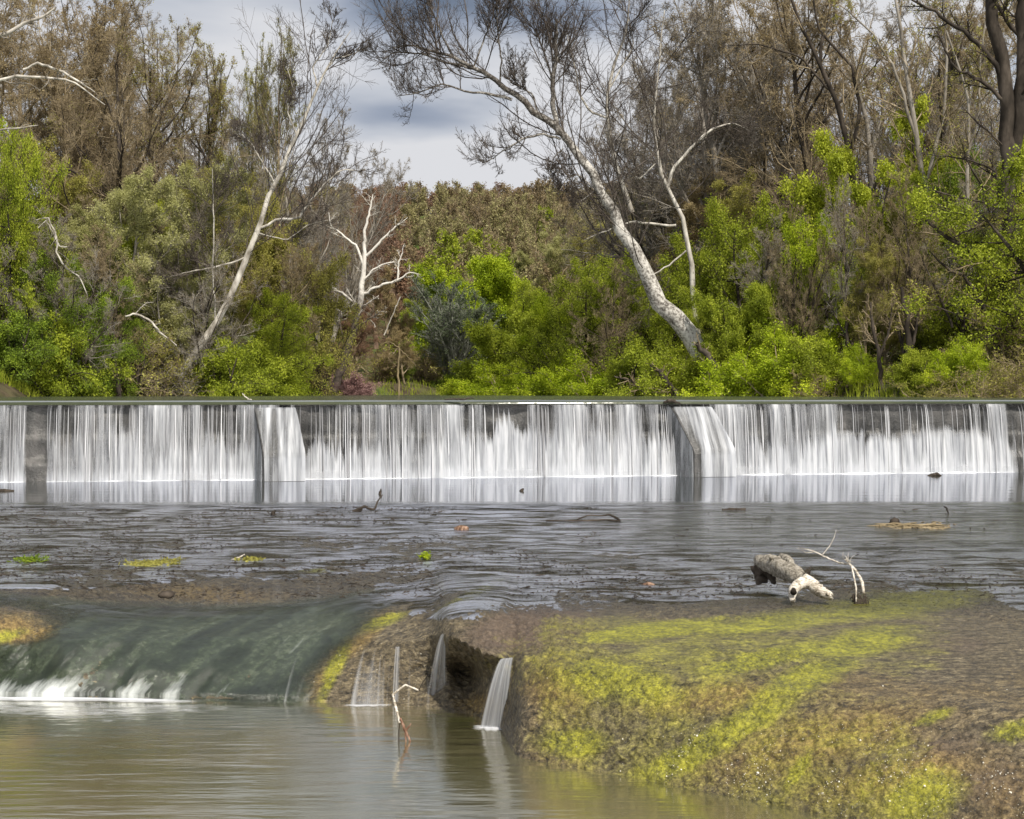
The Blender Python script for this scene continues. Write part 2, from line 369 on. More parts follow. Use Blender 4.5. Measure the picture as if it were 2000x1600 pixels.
# height (fraction down) at which the thicker lower water begins, ragged
onset = 0.40 + 0.44 * (fbm(SS * 0.6, SS * 0 + 3, 3, 21) - 0.5) + 0.22 * (vnoise(SS * 7, SS * 0 + 7, 4) - 0.5) + .22 * (vnoise(SS * 19, SS * 0 + 7, 5) - .5)
onset = onset - .22 * np.exp(-((pxc - 990) / 45) ** 2)
onset = np.where((pxc > 1625) & (pxc < 1681), .30 + .12 * (vnoise(SS * 5, SS * 0, 8) - .5), onset)
onset = np.where((pxc > 1680) & (pxc < 1925), 0.26 + 0.10 * np.abs(pxc - 1830) / 100 + 0.1 * (vnoise(SS * 4, SS * 0, 8) - .5), onset)
top = np.interp(pxc, TOPX, TOPV) * (.40 + 1.2 * fbm(SS * 1.3, SS * 0 + HH * .5, 3, 66)) + .05; low = np.interp(pxc, LOWX, LOWV)
k = sstep(onset - 0.04, onset + 0.22, HH)
dens = top * (1 - k) + (low * (0.78 + 0.22 * HH)) * k
dens = np.clip(dens * 1.06 + 0.16 * sstep(0.78, 1, HH), 0, 1.1)
off = 0.14 + 0.33 * np.sqrt(HH) + 0.05 * k + 0.07 * (vnoise(SS * 3, HH * 0.6, 5) - 0.5) * sstep(0, .3, HH) + 0.05 * (vnoise(SS * 9, HH * 0.5, 6) - .5) * sstep(0, .3, HH)
z = CZ - .10 - HH * (CZ - 0.07)
P = DP(SS, off, z)
wf = link('waterfall', grid_mesh('waterfall', P[..., 0], P[..., 1], P[..., 2], [M_fall], {'dens': dens}, (SS, z))); tag(wf, kind='structure')
# second, thinner sheet behind
P = DP(SS, off - 0.09 + 0.04 * (vnoise(SS * 5, HH, 15) - 0.5), z)
wf = link('waterfall_back_sheet', grid_mesh('waterfall_back', P[..., 0], P[..., 1], P[..., 2], [M_fall], {'dens': np.clip(dens * 0.78, 0, 1)}, (SS + 17.3, z))); tag(wf, kind='structure')
# separate strands
g = Geo(); n = 800
s = rng.uniform(-10, 48, n); pc = colpx(s); tv = np.interp(pc, TOPX, TOPV); keep = rng.uniform(0, 1, n) < tv * 1.5; s = s[keep]; n = len(s)
h = np.linspace(0, 1, 12)[None, :]; end = np.where(rng.uniform(0, 1, n) < .5, rng.uniform(.45, .8, n), 1.0)[:, None]; h = h * end
o2 = 0.17 + 0.34 * np.sqrt(h) + rng.uniform(-.02, .06, (n, 1)); zz = CZ - rng.uniform(.08, .20, (n, 1)) - h * (CZ - .16)
s2 = s[:, None] + rng.normal(0, .03, (n, 1)) * h
P = DP(s2, o2, zz); R = rng.uniform(.004, .018, (n, 1)) * sstep(0, .12, h) * (0.7 + .8 * h) * (1 - 0.75 * sstep(.75, 1, h / end) * (end < 1))
v, f = tubes(P, R, 4); g.add(v, f, rnd=np.repeat(rng.uniform(0, 1, n), len(f) // n))
tag(link('waterfall_strands', g.mesh('strands', [M_strand])), kind='structure')
# foam line at the foot
S = np.linspace(-14, 52, 1500); a = np.linspace(0, math.pi, 7); SS, AA = np.meshgrid(S, a)
hgt = (0.025 + 0.045 * vnoise(SS * 2.2, SS * 0, 2)) * np.interp(colpx(SS), LOWX, LOWV); P = DP(SS, 0.46 - 0.16 * np.cos(AA), hgt * np.sin(AA) - .012)
tag(link('foam', grid_mesh('foam', P[..., 0], P[..., 1], P[..., 2], [M_foam])), kind='stuff')
AA = np.linspace(0, 1, 10)[:, None] + 0 * SS[:1]; S2 = SS[:1] + 0 * AA; nn_ = vnoise(S2 * 1.7, AA * 0, 3); P = DP(S2, .50 + .10 * AA * nn_, .02 + (.14 + .3 * nn_) * (1 - AA)); fd = sstep(0, .5, AA) * (.35 + .4 * nn_) * np.interp(colpx(S2), LOWX, LOWV)
tag(link('mist', grid_mesh('mist', P[..., 0], P[..., 1], P[..., 2], [M_veil], {'dens': fd * 1.2}, (S2 * .6, AA))), kind='stuff')
# water sliding down the piers
for (s0, s1, pr, sk), nm in ((pa, 'pier_water'), (pb, 'pier_water')):
    pr2 = resample(np.array(pr[:6] + [(1.52, -0.02)]), 40); U = np.linspace(0.02, 1.02, 60)
    SS = s0 + (s1 - s0) * U[None, :] + sk * pr2[:, :1] / 1.5; OO = pr2[:, :1] + 0.05 + 0.03 * vnoise(U[None, :] * 14, pr2[:, 1:] * 1.5, 4); ZZ = pr2[:, 1:] + 0.04 + 0 * U[None, :]
    P = DP(SS, OO, ZZ); lft = sstep(0.0, 0.35, U)[None, :]
    D = (0.84 + 0.12 * sstep(.9, .7, ZZ)) * (0.75 + .25 * lft)
    Lc = np.linspace(0, 3.4, 40)[:, None] + 0 * U[None, :]
    tag(link(nm, grid_mesh(nm, P[..., 0], P[..., 1], P[..., 2], [M_fall], {'dens': D * (.80 + .3 * vnoise(SS * 5 - Lc * .4, -Lc * .4, 9))}, (SS, -Lc))), kind='structure')
    o1 = np.linspace(0.05, 1.55, 30)[None, :]; ztop = np.interp(o1[0], [q[0] for q in pr], [q[1] for q in pr])[None, :] + .05; hv_ = np.linspace(0, 1, 30)[:, None]; Z1 = ztop * (1 - hv_) - .03 * hv_
    P = DP(s0 + sk * o1 / 1.5 - .05 - .04 * hv_, o1 + .03 * hv_, Z1); D = (.30 + .22 * vnoise(o1 * 5 + 0 * hv_, hv_ * .5 + 0 * o1, 5)) + 0 * Z1
    tag(link(nm, grid_mesh(nm, P[..., 0], P[..., 1], P[..., 2], [M_slide], {'dens': D + .34}, (o1 + 0 * hv_ + 7, Z1))), kind='structure')

# ------------------------------------------------------------------ river water surfaces
def water_mat(name, tint, body, rip, ripscale, rough, ior=1.33, clear=0.5, bdist=0.05, fac=1.0, shallow=False, gcol=(0.95, 0.96, 0.98)):
    m, t, o = mat(name)
    n1 = noise(t, 1.0, 4, 0.55, sc3=ripscale); n2 = noise(t, 1.0, 3, 0.5, sc3=tuple(q * 3.1 for q in ripscale))
    h = math_(t, 'ADD', n1, math_(t, 'MULTIPLY', n2, 0.35))
    if shallow:
        sp = N(t, 'ShaderNodeSeparateXYZ'); L(t, N(t, 'ShaderNodeTexCoord').outputs['Object'], sp.inputs[0])
        n3 = noise(t, 1.0, 4, 0.6, sc3=(1.6, 7, 1)); k_ = mapr(t, sp.outputs[1], 40.5, 36.5, 0, 1)
        h = math_(t, 'ADD', h, math_(t, 'MULTIPLY', k_, math_(t, 'MULTIPLY', n3, 3.5)))
    bn = bump(t, h, rip, bdist)
    gl = N(t, 'ShaderNodeBsdfGlossy'); gl.inputs['Roughness'].default_value = rough; gl.inputs[0].default_value = (*gcol, 1); L(t, bn, gl.inputs['Normal'])
    tp = N(t, 'ShaderNodeBsdfTransparent'); tp.inputs[0].default_value = (*tint, 1)
    df = N(t, 'ShaderNodeBsdfDiffuse')
    cc = ramp(t, noise(t, 0.5, 3), [(0.35, body[0]), (0.65, body[1])]); L(t, cc, df.inputs[0])
    m0 = N(t, 'ShaderNodeMixShader'); m0.inputs[0].default_value = 1 - clear; L(t, tp.outputs[0], m0.inputs[1]); L(t, df.outputs[0], m0.inputs[2])
    fr = N(t, 'ShaderNodeFresnel'); fr.inputs[0].default_value = ior; L(t, bn, fr.inputs['Normal'])
    ff = math_(t, 'MULTIPLY', fr.outputs[0], fac, clamp=True)
    m1 = N(t, 'ShaderNodeMixShader'); L(t, ff, m1.inputs[0]); L(t, m0.outputs[0], m1.inputs[1]); L(t, gl.outputs[0], m1.inputs[2]); L(t, m1.outputs[0], o.inputs[0]); return m
M_up = water_mat('upstream_water', (.5, .55, .4), ((.05, .06, .035), (.08, .09, .055)), 0.25, (0.5, 2.0, 1), 0.10, clear=0.1, fac=.5)
M_pool = water_mat('lower_pool_water', (.55, .55, .45), ((.06, .06, .045), (.10, .10, .075)), 0.10, (0.35, 1.6, 1), 0.05, clear=0.25, fac=1.05, shallow=True)
M_near = water_mat('near_pool_water', (.5, .5, .35), ((.078, .084, .026), (.135, .125, .062)), 0.30, (0.5, 2.6, 1), 0.13, ior=1.5, clear=0.1, fac=2.6, gcol=(1.0, .97, .92))
# upstream sheet, bending over the crest
S = np.linspace(-25, 62, 260); prof = [(-400, CZ + .035), (-150, CZ + .035), (-60, CZ + .035), (-20, CZ + .035), (-6, CZ + .035), (-2, CZ + .035), (-1, CZ + .034), (-.5, CZ + .032), (-.2, CZ + .025), (-.05, CZ + .01), (.06, CZ + .005), (.12, CZ - .02), (.17, CZ - .07), (.19, CZ - .13)]
pr = np.array(prof); fan = np.maximum(1, 1 + (-pr[:, :1]) / 60)
P = DP((S[None, :] - 18) * fan + 18, pr[:, :1] + 0 * S[None, :], pr[:, 1:] + 0 * S[None, :])
tag(link('river', grid_mesh('river', P[..., 0], P[..., 1], P[..., 2], [M_up])), kind='structure')
def sheet(name, m, x0, x1, y0, y1, z):
    X, Y = np.meshgrid(np.linspace(x0, x1, 3), np.linspace(y0, y1, 3)); return tag(link(name, grid_mesh(name, X, Y, X * 0 + z, [m])), kind='structure')
sheet('pool_water', M_near, -26, 26, -40, 21.5, -1.06)

# ------------------------------------------------------------------ rock shelf from a control grid (photo column; row, height)
# rows: shelf far, shelf mid, step top, step foot, lip, upper face, lower face, waterline, bed
CT = {
 -700: [(985, -.12), (1050, -.01), (1140, 0), (1160, -.05), (1190, -.05), (1258, -.42), (1316, -.84)],
 -150: [(985, -.12), (1050, -.01), (1150, 0), (1163, -.06), (1185, -.05), (1256, -.42), (1316, -.84)],
 0:    [(985, -.12), (1050, -.01), (1150, 0), (1163, -.06), (1190, -.05), (1256, -.42), (1316, -.84)],
 60:   [(985, -.12), (1050, -.01), (1150, 0), (1168, -.09), (1196, -.10), (1252, -.45), (1316, -.84)],
 130:  [(985, -.12), (1050, -.01), (1150, 0), (1175, -.15), (1215, -.27), (1258, -.46), (1316, -.76)],
 220:  [(985, -.12), (1050, -.01), (1143, 0), (1184, -.24), (1215, -.31), (1258, -.48), (1316, -.78)],
 330:  [(985, -.12), (1050, -.01), (1133, 0), (1187, -.31), (1212, -.33), (1255, -.50), (1315, -.79)],
 480:  [(985, -.12), (1055, -.01), (1128, 0), (1188, -.31), (1203, -.33), (1250, -.50), (1313, -.80)],
 620:  [(985, -.12), (1055, -.01), (1125, 0), (1176, -.26), (1192, -.29), (1245, -.48), (1313, -.80)],
 700:  [(985, -.12), (1055, -.01), (1120, -.02), (1160, -.16), (1190, -.19), (1245, -.42), (1315, -.78)],
 780:  [(985, -.12), (1055, -.01), (1112, -.02), (1148, -.10), (1188, -.15), (1258, -.42), (1322, -.80)],
 845:  [(985, -.12), (1055, -.01), (1110, 0), (1150, -.06), (1205, -.13), (1240, -.27), (1320, -.80)],
 872:  [(985, -.12), (1055, -.01), (1110, .02), (1150, .04), (1205, .01), (1240, -.12), (1310, -.66)],
 900:  [(985, -.12), (1055, -.01), (1110, .02), (1150, .05), (1200, .05), (1252, -.12), (1300, -.68)],
 922:  [(985, -.12), (1055, -.01), (1110, .02), (1150, .05), (1200, .06), (1264, -.15), (1308, -.70)],
 945:  [(985, -.12), (1055, -.01), (1110, .02), (1150, .05), (1200, .06), (1276, -.18), (1325, -.62)],
 985:  [(985, -.12), (1055, -.01), (1110, .02), (1150, .04), (1200, .04), (1284, -.23), (1348, -.64)],
 1000: [(985, -.12), (1055, -.01), (1115, .01), (1160, .01), (1205, -.02), (1292, -.30), (1385, -.74)],
 1018: [(985, -.12), (1055, -.01), (1115, .01), (1165, 0), (1210, -.02), (1300, -.24), (1400, -.68)],
 1080: [(985, -.12), (1055, -.01), (1115, .01), (1170, 0), (1215, .0), (1300, -.13), (1400, -.62)],
 1200: [(985, -.14), (1060, -.02), (1120, .0), (1175, 0), (1222, .0), (1312, -.11), (1418, -.62)],
 1400: [(985, -.16), (1070, -.03), (1125, .0), (1178, 0), (1228, .02), (1330, -.10), (1448, -.60)],
 1600: [(985, -.18), (1080, -.04), (1130, -.01), (1180, 0), (1235, .03), (1350, -.10), (1480, -.60)],
 1800: [(985, -.18), (1085, -.04), (1130, -.01), (1185, 0), (1245, .03), (1370, -.10), (1515, -.60)],
 2000: [(985, -.18), (1085, -.04), (1130, -.01), (1190, 0), (1255, .03), (1390, -.10), (1550, -.60)],
 2250: [(985, -.18), (1085, -.04), (1130, -.01), (1195, 0), (1265, .03), (1410, -.10), (1590, -.60)],
 2900: [(985, -.18), (1085, -.04), (1130, -.01), (1200, 0), (1275, .03), (1440, -.10), (1640, -.60)]}
WL = {-700: 1362, 0: 1363, 300: 1366, 480: 1369, 620: 1372, 700: 1374, 780: 1376, 845: 1384, 900: 1392, 945: 1400, 980: 1416, 992: 1450, 1003: 1478, 1080: 1492, 1200: 1512, 1400: 1552, 1600: 1592, 1800: 1640, 2000: 1692, 2250: 1760, 2900: 1880}
cpx = np.array(sorted(CT)); ctl = []
for c in cpx:
    rows = [(F * (CH - z) / (y - HZ), z) for y, z in CT[c]]
    wy = np.interp(c, sorted(WL), [WL[k] for k in sorted(WL)]); dw = F * (CH + 1.06) / (wy - HZ)
    rows += [(dw, -1.06), (dw - 0.25, -1.7)]; ctl.append(rows)
ctl = np.array(ctl)                                   # (cols, 9, 2) : distance, height
U = np.concatenate([np.arange(-700, -60, 8), np.arange(-60, 2080, 2.2), np.arange(2080, 2900, 8)])
cnt = [70, 90, 60, 44, 80, 80, 70, 10]; V = np.concatenate([np.linspace(i, i + 1, c, endpoint=False) for i, c in enumerate(cnt)] + [[8.0]])
gr = np.empty((len(U), 9, 2))
for r in range(9):
    for k in range(2): gr[:, r, k] = np.interp(U, cpx, ctl[:, r, k])
vi = np.clip(V.astype(int), 0, 7); vf = V - vi
G = gr[:, vi, :] * (1 - vf)[None, :, None] + gr[:, vi + 1, :] * vf[None, :, None]       # (U, V, 2)
def blur(a, n, axis):
    k = np.hanning(n + 2)[1:-1]; k /= k.sum(); pad = [(0, 0)] * a.ndim; pad[axis] = (n // 2, n // 2); b = np.pad(a, pad, mode='edge')
    out = np.zeros_like(a)
    for i in range(n):
        sl_ = [slice(None)] * a.ndim; sl_[axis] = slice(i, i + a.shape[axis]); out += k[i] * b[tuple(sl_)]
    return out
G = blur(blur(G, 13, 1), 13, 0)
D0 = G[..., 0].T; Z0 = G[..., 1].T; X0 = (U[None, :] - 1000) / F * D0      # (V, U)
PX = U[None, :] + 0 * D0; PY = HZ + F * (CH - Z0) / D0
def blob(cx, cy, rx, ry, ang=0.0, pw=1.0):
    a = R_(ang); dx = PX - cx; dy = PY - cy; u = (dx * np.cos(a) + dy * np.sin(a)) / rx; v = (-dx * np.sin(a) + dy * np.cos(a)) / ry
    return np.exp(-(u * u + v * v) ** pw)
face = sstep(4.2, 6.0, V)[:, None]
# surface relief: lumps, bedding and grit
lump = (fbm(X0 * 1.3, D0 * 1.3, 3, 31) - 0.5) * 0.07 * (0.35 + 0.65 * face)
specks = (fbm(X0 * 7, D0 * 9, 4, 41) - 0.5) * 0.05 + (fbm(X0 * 20, D0 * 24 + Z0 * 20, 3, 51) - 0.5) * 0.075 * sstep(24, 17, D0)
patch = sstep(.5, .68, fbm(X0 * 1.1, D0 * 0.7, 4, 61))                       # where stones and clods break the surface
rough = np.clip(0.25 + 0.9 * face + 0.8 * patch * (1 - face) + 1.2 * blob(1010, 1235, 150, 60, 0, 2), 0, 1.4)
swirl = (fbm(X0 * 5 + 3 * Z0, Z0 * 9 + D0 * 2, 4, 71) - .5) * 0.045 * face
ZR = Z0 + lump + specks * rough; DR = D0 - swirl * 0.8 + (fbm(X0 * 14, Z0 * 16, 3, 81) - .5) * .05 * face
ZR = ZR - .035 * sstep(24.5, 28, D0) * sstep(1000, 1350, PX); nz_far = sstep(30, 36, D0); ZR = ZR * (1 - nz_far) + (Z0 + lump) * nz_far
XR = X0 * DR / D0
alg = (.12 + .5 * fbm(X0 * .8, D0 * .9, 3, 33)) * sstep(1180, 1215, PY) * sstep(1020, 1070, PX) * sstep(1960, 1780, PX + .3 * (PY - 1250))
for b in [(1280, 1232, 190, 20, -6, 1.5), (1350, 1275, 330, 60, -6, 1.2), (1500, 1218, 200, 24, -8, 1), (1750, 1180, 210, 30, -8, 1), (1680, 1255, 130, 34, -10, 1), (1500, 1285, 200, 26, -12, .9), (1560, 1330, 160, 34, -22, 1),
          (1400, 1440, 230, 36, -32, 1.1), (1340, 1470, 150, 30, -25, 1), (1480, 1400, 120, 26, -30, 1), (1560, 1500, 60, 20, -55, 1), (1800, 1560, 90, 60, -20, 1.2), (1820, 1400, 50, 14, -20, 1), (1990, 1430, 70, 24, -10, 1),
          (1200, 1330, 200, 60, 10, .8), (1120, 1450, 90, 40, 0, 1), (745, 1215, 52, 13, -18, 1.2), (655, 1300, 60, 17, -62, 1.2), (640, 1340, 40, 12, -60, 1), (925, 1160, 75, 10, -28, 1), (0, 1245, 60, 14, -12, 1), (60, 1092, 26, 5, 0, 1), (300, 1098, 50, 5, 0, 1), (490, 1090, 26, 5, 0, 1), (610, 1115, 40, 5, 0, 1)]:
    alg = np.maximum(alg, blob(*b) * (.55 if b[2] == 330 else 1))
org = (.55 * sstep(1250, 1330, PY) * sstep(1000, 1040, PX) + .35 * sstep(1000, 1100, PY) * sstep(820, 700, PX)) * (.3 + .9 * fbm(X0 * .9, D0 * 1.2, 3, 35))
for b in [(1090, 1340, 90, 70, 20, 1), (1600, 1450, 300, 75, -14, 1), (1750, 1520, 250, 50, -10, 1), (700, 1250, 90, 20, -40, 1), (640, 1310, 90, 22, -60, 1), (50, 1240, 90, 24, -8, 1), (400, 1160, 190, 22, 4, 1), (940, 1375, 60, 26, 0, 1), (1400, 1360, 200, 40, -8, 1), (20, 1225, 80, 30, 0, 1)]:
    org = np.maximum(org, blob(*b))
brn = np.clip(blob(1040, 1230, 150, 50, -8, 1.5) + .7 * blob(1750, 1480, 250, 40, -10, 1) + .6 * blob(1950, 1540, 80, 60, 0, 2) + .5 * blob(1860, 1260, 130, 30, 0, 1), 0, 1)
M_rock, t, o = mat('shelf_rock')
tcn = N(t, 'ShaderNodeTexCoord'); vec = tcn.outputs['Object']
n1 = noise(t, 2.2, 7, 0.65, vec=vec); n2 = noise(t, 14, 6, 0.7, vec=vec); n3 = noise(t, 55, 4, 0.7, vec=vec)
ns = noise(t, 1.0, 7, 0.72, vec=vec, sc3=(5, 16.0, 14.0), dist=0.8); nfn = noise(t, 1.0, 5, .7, vec=vec, sc3=(22, 60, 50), dist=.6)
n3c = math_(t, 'ADD', math_(t, 'MULTIPLY', n3, .4), math_(t, 'MULTIPLY', nfn, .6))
base = ramp(t, math_(t, 'ADD', math_(t, 'MULTIPLY', ns, .45), math_(t, 'ADD', math_(t, 'MULTIPLY', n2, .2), math_(t, 'MULTIPLY', n3c, .35))), [(0.41, (0.010, 0.008, 0.004)), (0.48, (0.065, 0.050, 0.028)), (0.55, (0.18, 0.145, 0.085)), (0.62, (0.40, 0.34, 0.22))])
bro = ramp(t, math_(t, 'ADD', math_(t, 'MULTIPLY', n2, .4), math_(t, 'MULTIPLY', n3c, .6)), [(0.3, (0.02, 0.014, 0.009)), (0.5, (0.11, 0.078, 0.055)), (0.7, (0.24, 0.18, 0.14))])
ora = ramp(t, math_(t, 'ADD', math_(t, 'MULTIPLY', n2, .45), math_(t, 'MULTIPLY', n3c, .55)), [(0.38, (0.018, 0.012, 0.004)), (0.48, (0.15, 0.095, 0.026)), (0.60, (0.42, 0.30, 0.10))])
alc = ramp(t, math_(t, 'ADD', math_(t, 'MULTIPLY', n1, .25), math_(t, 'ADD', math_(t, 'MULTIPLY', n2, .3), math_(t, 'MULTIPLY', n3c, .45))), [(0.41, (0.025, 0.026, 0.006)), (0.48, (0.16, 0.16, 0.016)), (0.54, (0.33, 0.325, 0.022)), (0.61, (0.56, 0.53, 0.05))])
def soft(t, a, nn, lo, hi): return mapr(t, math_(t, 'ADD', a, math_(t, 'MULTIPLY', math_(t, 'SUBTRACT', nn, 0.5), 1.5)), lo, hi)
nmix = math_(t, 'ADD', math_(t, 'MULTIPLY', n1, .35), math_(t, 'MULTIPLY', ns, .65))
c = mixc(t, math_(t, 'MULTIPLY', soft(t, attr(t, 'brown'), nmix, .3, .7), .85), base, bro)
c = mixc(t, math_(t, 'MULTIPLY', soft(t, attr(t, 'orange'), nmix, .3, .9), .8), c, ora)
c = mixc(t, math_(t, 'MULTIPLY', soft(t, attr(t, 'algae'), nmix, .25, .8), .88), c, alc)
n3 = math_(t, 'ADD', math_(t, 'MULTIPLY', n3, .4), math_(t, 'MULTIPLY', nfn, .6)); hh = math_(t, 'ADD', math_(t, 'MULTIPLY', n2, 0.6), math_(t, 'MULTIPLY', n3, 0.4))
bn = bump(t, hh, 0.9, 0.04); bn = bump(t, ns, 0.5, 0.06, bn)
wd_ = attr(t, 'wetness'); c = mixc(t, wd_, c, mixc(t, .62, c, (.012, .011, .009)))
p = princ(t, o, c, math_(t, 'SUBTRACT', mapr(t, n2, 0.35, 0.65, 0.34, 0.75), math_(t, 'MULTIPLY', wd_, .24)), 0.5, bn)
p.inputs['Coat Weight'].default_value = 0.12; p.inputs['Coat Roughness'].default_value = 0.06; n4 = noise(t, 110, 3, .7, vec=vec); L(t, bump(t, n4, 1.0, 0.03), p.inputs['Coat Normal'])
tag(link('rock_shelf', grid_mesh('rock_shelf', XR, DR, ZR, [M_rock], {'algae': alg, 'orange': org, 'brown': brn, 'wetness': sstep(4.4, 3.6, V)[:, None] * (1 - .9 * sstep(1175, 1215, PY) * sstep(860, 960, PX)) + 0 * PX})), kind='structure')

# thin moving film over the shelf
M_film, t, o = mat('shallow_stream')
vec = N(t, 'ShaderNodeTexCoord').outputs['Object']; calm_ = attr(t, 'calm'); inv = math_(t, 'SUBTRACT', 1.0, calm_)
npat = noise(t, 1.0, 6, 0.7, vec=vec, sc3=(.8, 2.2, 2), dist=1.0); nn1 = noise(t, 1.0, 6, 0.62, vec=vec, sc3=(1.7, 5.5, 2), dist=0.8); nn2 = noise(t, 1.0, 5, 0.6, vec=vec, sc3=(7, 20, 5), dist=.5)
nc = noise(t, 1.0, 3, .5, vec=vec, sc3=(.35, 1.5, 1))
hh = math_(t, 'ADD', math_(t, 'MULTIPLY', math_(t, 'ADD', nn1, math_(t, 'MULTIPLY', nn2, .4)), math_(t, 'ADD', .06, math_(t, 'MULTIPLY', inv, 1.1))), math_(t, 'MULTIPLY', nc, .25))
bn = bump(t, hh, .6, .05)
gl = N(t, 'ShaderNodeBsdfGlossy'); L(t, math_(t, 'ADD', .04, math_(t, 'MULTIPLY', inv, .2)), gl.inputs['Roughness']); gl.inputs[0].default_value = (.90, .91, .97, 1); L(t, bn, gl.inputs['Normal'])
tp = N(t, 'ShaderNodeBsdfTransparent'); tp.inputs[0].default_value = (.66, .65, .58, 1); df = N(t, 'ShaderNodeBsdfDiffuse'); df.inputs[0].default_value = (.055, .06, .035, 1)
m0 = N(t, 'ShaderNodeMixShader'); L(t, math_(t, 'MULTIPLY', calm_, .75), m0.inputs[0]); L(t, tp.outputs[0], m0.inputs[1]); L(t, df.outputs[0], m0.inputs[2])
fr = N(t, 'ShaderNodeFresnel'); fr.inputs[0].default_value = 1.40; L(t, bn, fr.inputs['Normal'])
pf = math_(t, 'ADD', math_(t, 'MULTIPLY', mapr(t, npat, .42, .58, .03, .9), inv), math_(t, 'MULTIPLY', calm_, .78), clamp=True)
m1 = N(t, 'ShaderNodeMixShader'); L(t, math_(t, 'MULTIPLY', fr.outputs[0], pf), m1.inputs[0]); L(t, m0.outputs[0], m1.inputs[1]); L(t, gl.outputs[0], m1.inputs[2]); L(t, m1.outputs[0], o.inputs[0])
wet = 0.016 * (1 - sstep(4.6, 5.3, V)[:, None]) - 0.07 * sstep(5.0, 5.6, V)[:, None]
wet = wet - 0.05 * blob(1010, 1232, 130, 45, -8, 2) - 0.05 * blob(30, 1225, 90, 36, 0, 2) - 0.06 * blob(735, 1225, 60, 26, -30, 2)
film_r = sstep(1165, 1200, PY - np.interp(PX, [0, 1000, 1060, 1200, 1500, 1900, 2000], [400, 400, 20, 10, -10, -25, 20])) 
wet = wet - 0.06 * film_r
stepf = sstep(2.0, 2.25, V)[:, None] * sstep(3.15, 2.95, V)[:, None] * sstep(760, 680, PX); wet = wet - 0.05 * stepf
wet = wet - .06 * sstep(4.0, 4.5, V)[:, None] * sstep(640, 700, PX)
wet = wet - 0.020 * patch + 0.01 * (fbm(X0 * 2, D0 * 2, 3, 91) - .5)
tn = sstep(1050, 1350, PX); calm = np.maximum(sstep(35.5, 38.0, D0), .40 * tn * sstep(24, 29, D0))
ZF = Z0 + lump + wet; lvl = .012; kk = sstep(27 - 2.5 * tn, 33 - 5.5 * tn, D0); ZF = ZF * (1 - kk) + lvl * kk
nr = int(sum(cnt[:4])) + 44; Dx = np.linspace(57, 39.4, 40)[:, None] + 0 * PX[:1]; Xx = (U[None, :] - 1000) / F * Dx
XA = np.concatenate([Xx, X0[:nr]]); DA = np.concatenate([Dx, D0[:nr]]); ZA = np.concatenate([Dx * 0 + lvl, ZF[:nr]]); CA = np.concatenate([Dx * 0 + 1, calm[:nr]])
tag(link('stream', grid_mesh('stream', XA, DA, ZA, [M_film], {'calm': CA})), kind='structure')

# ------------------------------------------------------------------ cascades
def catmull(pts, n):
    p = np.asarray(pts, float); p = np.concatenate([[2 * p[0] - p[1]], p, [2 * p[-1] - p[-2]]]); m = len(p) - 3
    t_ = np.linspace(0, m, n); i = np.clip(t_.astype(int), 0, m - 1); u = (t_ - i)[:, None]; a, b, c, d = p[i], p[i + 1], p[i + 2], p[i + 3]
    return .5 * (2 * b + (c - a) * u + (2 * a - 5 * b + 4 * c - d) * u ** 2 + (3 * b - a - 3 * c + d) * u ** 3)
def spline_sheet(lines, nu, nv):        # lines: flow lines, each a list of 3-D points
    a = np.array([catmull(l, nv) for l in lines]); ii = np.linspace(0, len(lines) - 1, nu); i = np.clip(ii.astype(int), 0, len(lines) - 2); f = (ii - i)[:, None, None]
    g_ = a[i] * (1 - f) + a[i + 1] * f; 
    return blur(g_, 15, 0).transpose(1, 0, 2)
M_casc, t, o = mat('green_cascade_water')
uvn = N(t, 'ShaderNodeUVMap'); uv_ = uvn.outputs[0]
na = noise(t, 1.0, 5, 0.6, vec=uv_, sc3=(60, 3.0, 1), dist=.3); nb = noise(t, 1.0, 4, .55, vec=uv_, sc3=(14, 2.2, 1), dist=.5); ng = noise(t, 9, 7, .75)
df = attr(t, 'white')
wv = math_(t, 'MULTIPLY', math_(t, 'SUBTRACT', math_(t, 'ADD', math_(t, 'MULTIPLY', na, .4), math_(t, 'MULTIPLY', nb, .6)), math_(t, 'SUBTRACT', .74, math_(t, 'MULTIPLY', df, .42))), 3.4, clamp=True)
gc = ramp(t, math_(t, 'ADD', math_(t, 'MULTIPLY', nb, .5), math_(t, 'MULTIPLY', ng, .5)), [(0.36, (0.008, 0.012, 0.006)), (0.47, (0.019, 0.027, 0.015)), (0.56, (0.042, 0.055, 0.032)), (0.7, (0.12, 0.14, 0.095))])
col = mixc(t, wv, gc, (0.72, 0.76, 0.76))
bn = bump(t, math_(t, 'ADD', math_(t, 'ADD', math_(t, 'MULTIPLY', na, .5), nb), math_(t, 'MULTIPLY', ng, .8)), .6, .05)
p = princ(t, None, col, mapr(t, wv, 0, 1, .13, .6), .7, bn)
tp = N(t, 'ShaderNodeBsdfTransparent'); tp.inputs[0].default_value = (1, 1, 1, 1); m1 = N(t, 'ShaderNodeMixShader'); L(t, attr(t, 'opac'), m1.inputs[0]); L(t, tp.outputs[0], m1.inputs[1]); L(t, p.outputs[0], m1.inputs[2]); L(t, m1.outputs[0], o.inputs[0])
def fl(pts): return [PZ(a, b, c) for a, b, c in pts]
ic = (U > -420) & (U < 860); ir = (V > 2.75) & (V < 7.02); sub = np.ix_(ir, ic); pxs = PX[sub]; vs = V[ir][:, None] + 0 * pxs; d0 = D0[sub]; z0 = Z0[sub]; pys = PY[sub]
u_ = pxs - np.interp(vs, [2.7, 3, 4, 5, 6, 7], [400, 340, 200, 95, 40, 0]); fc = sstep(4.3, 5.6, vs)
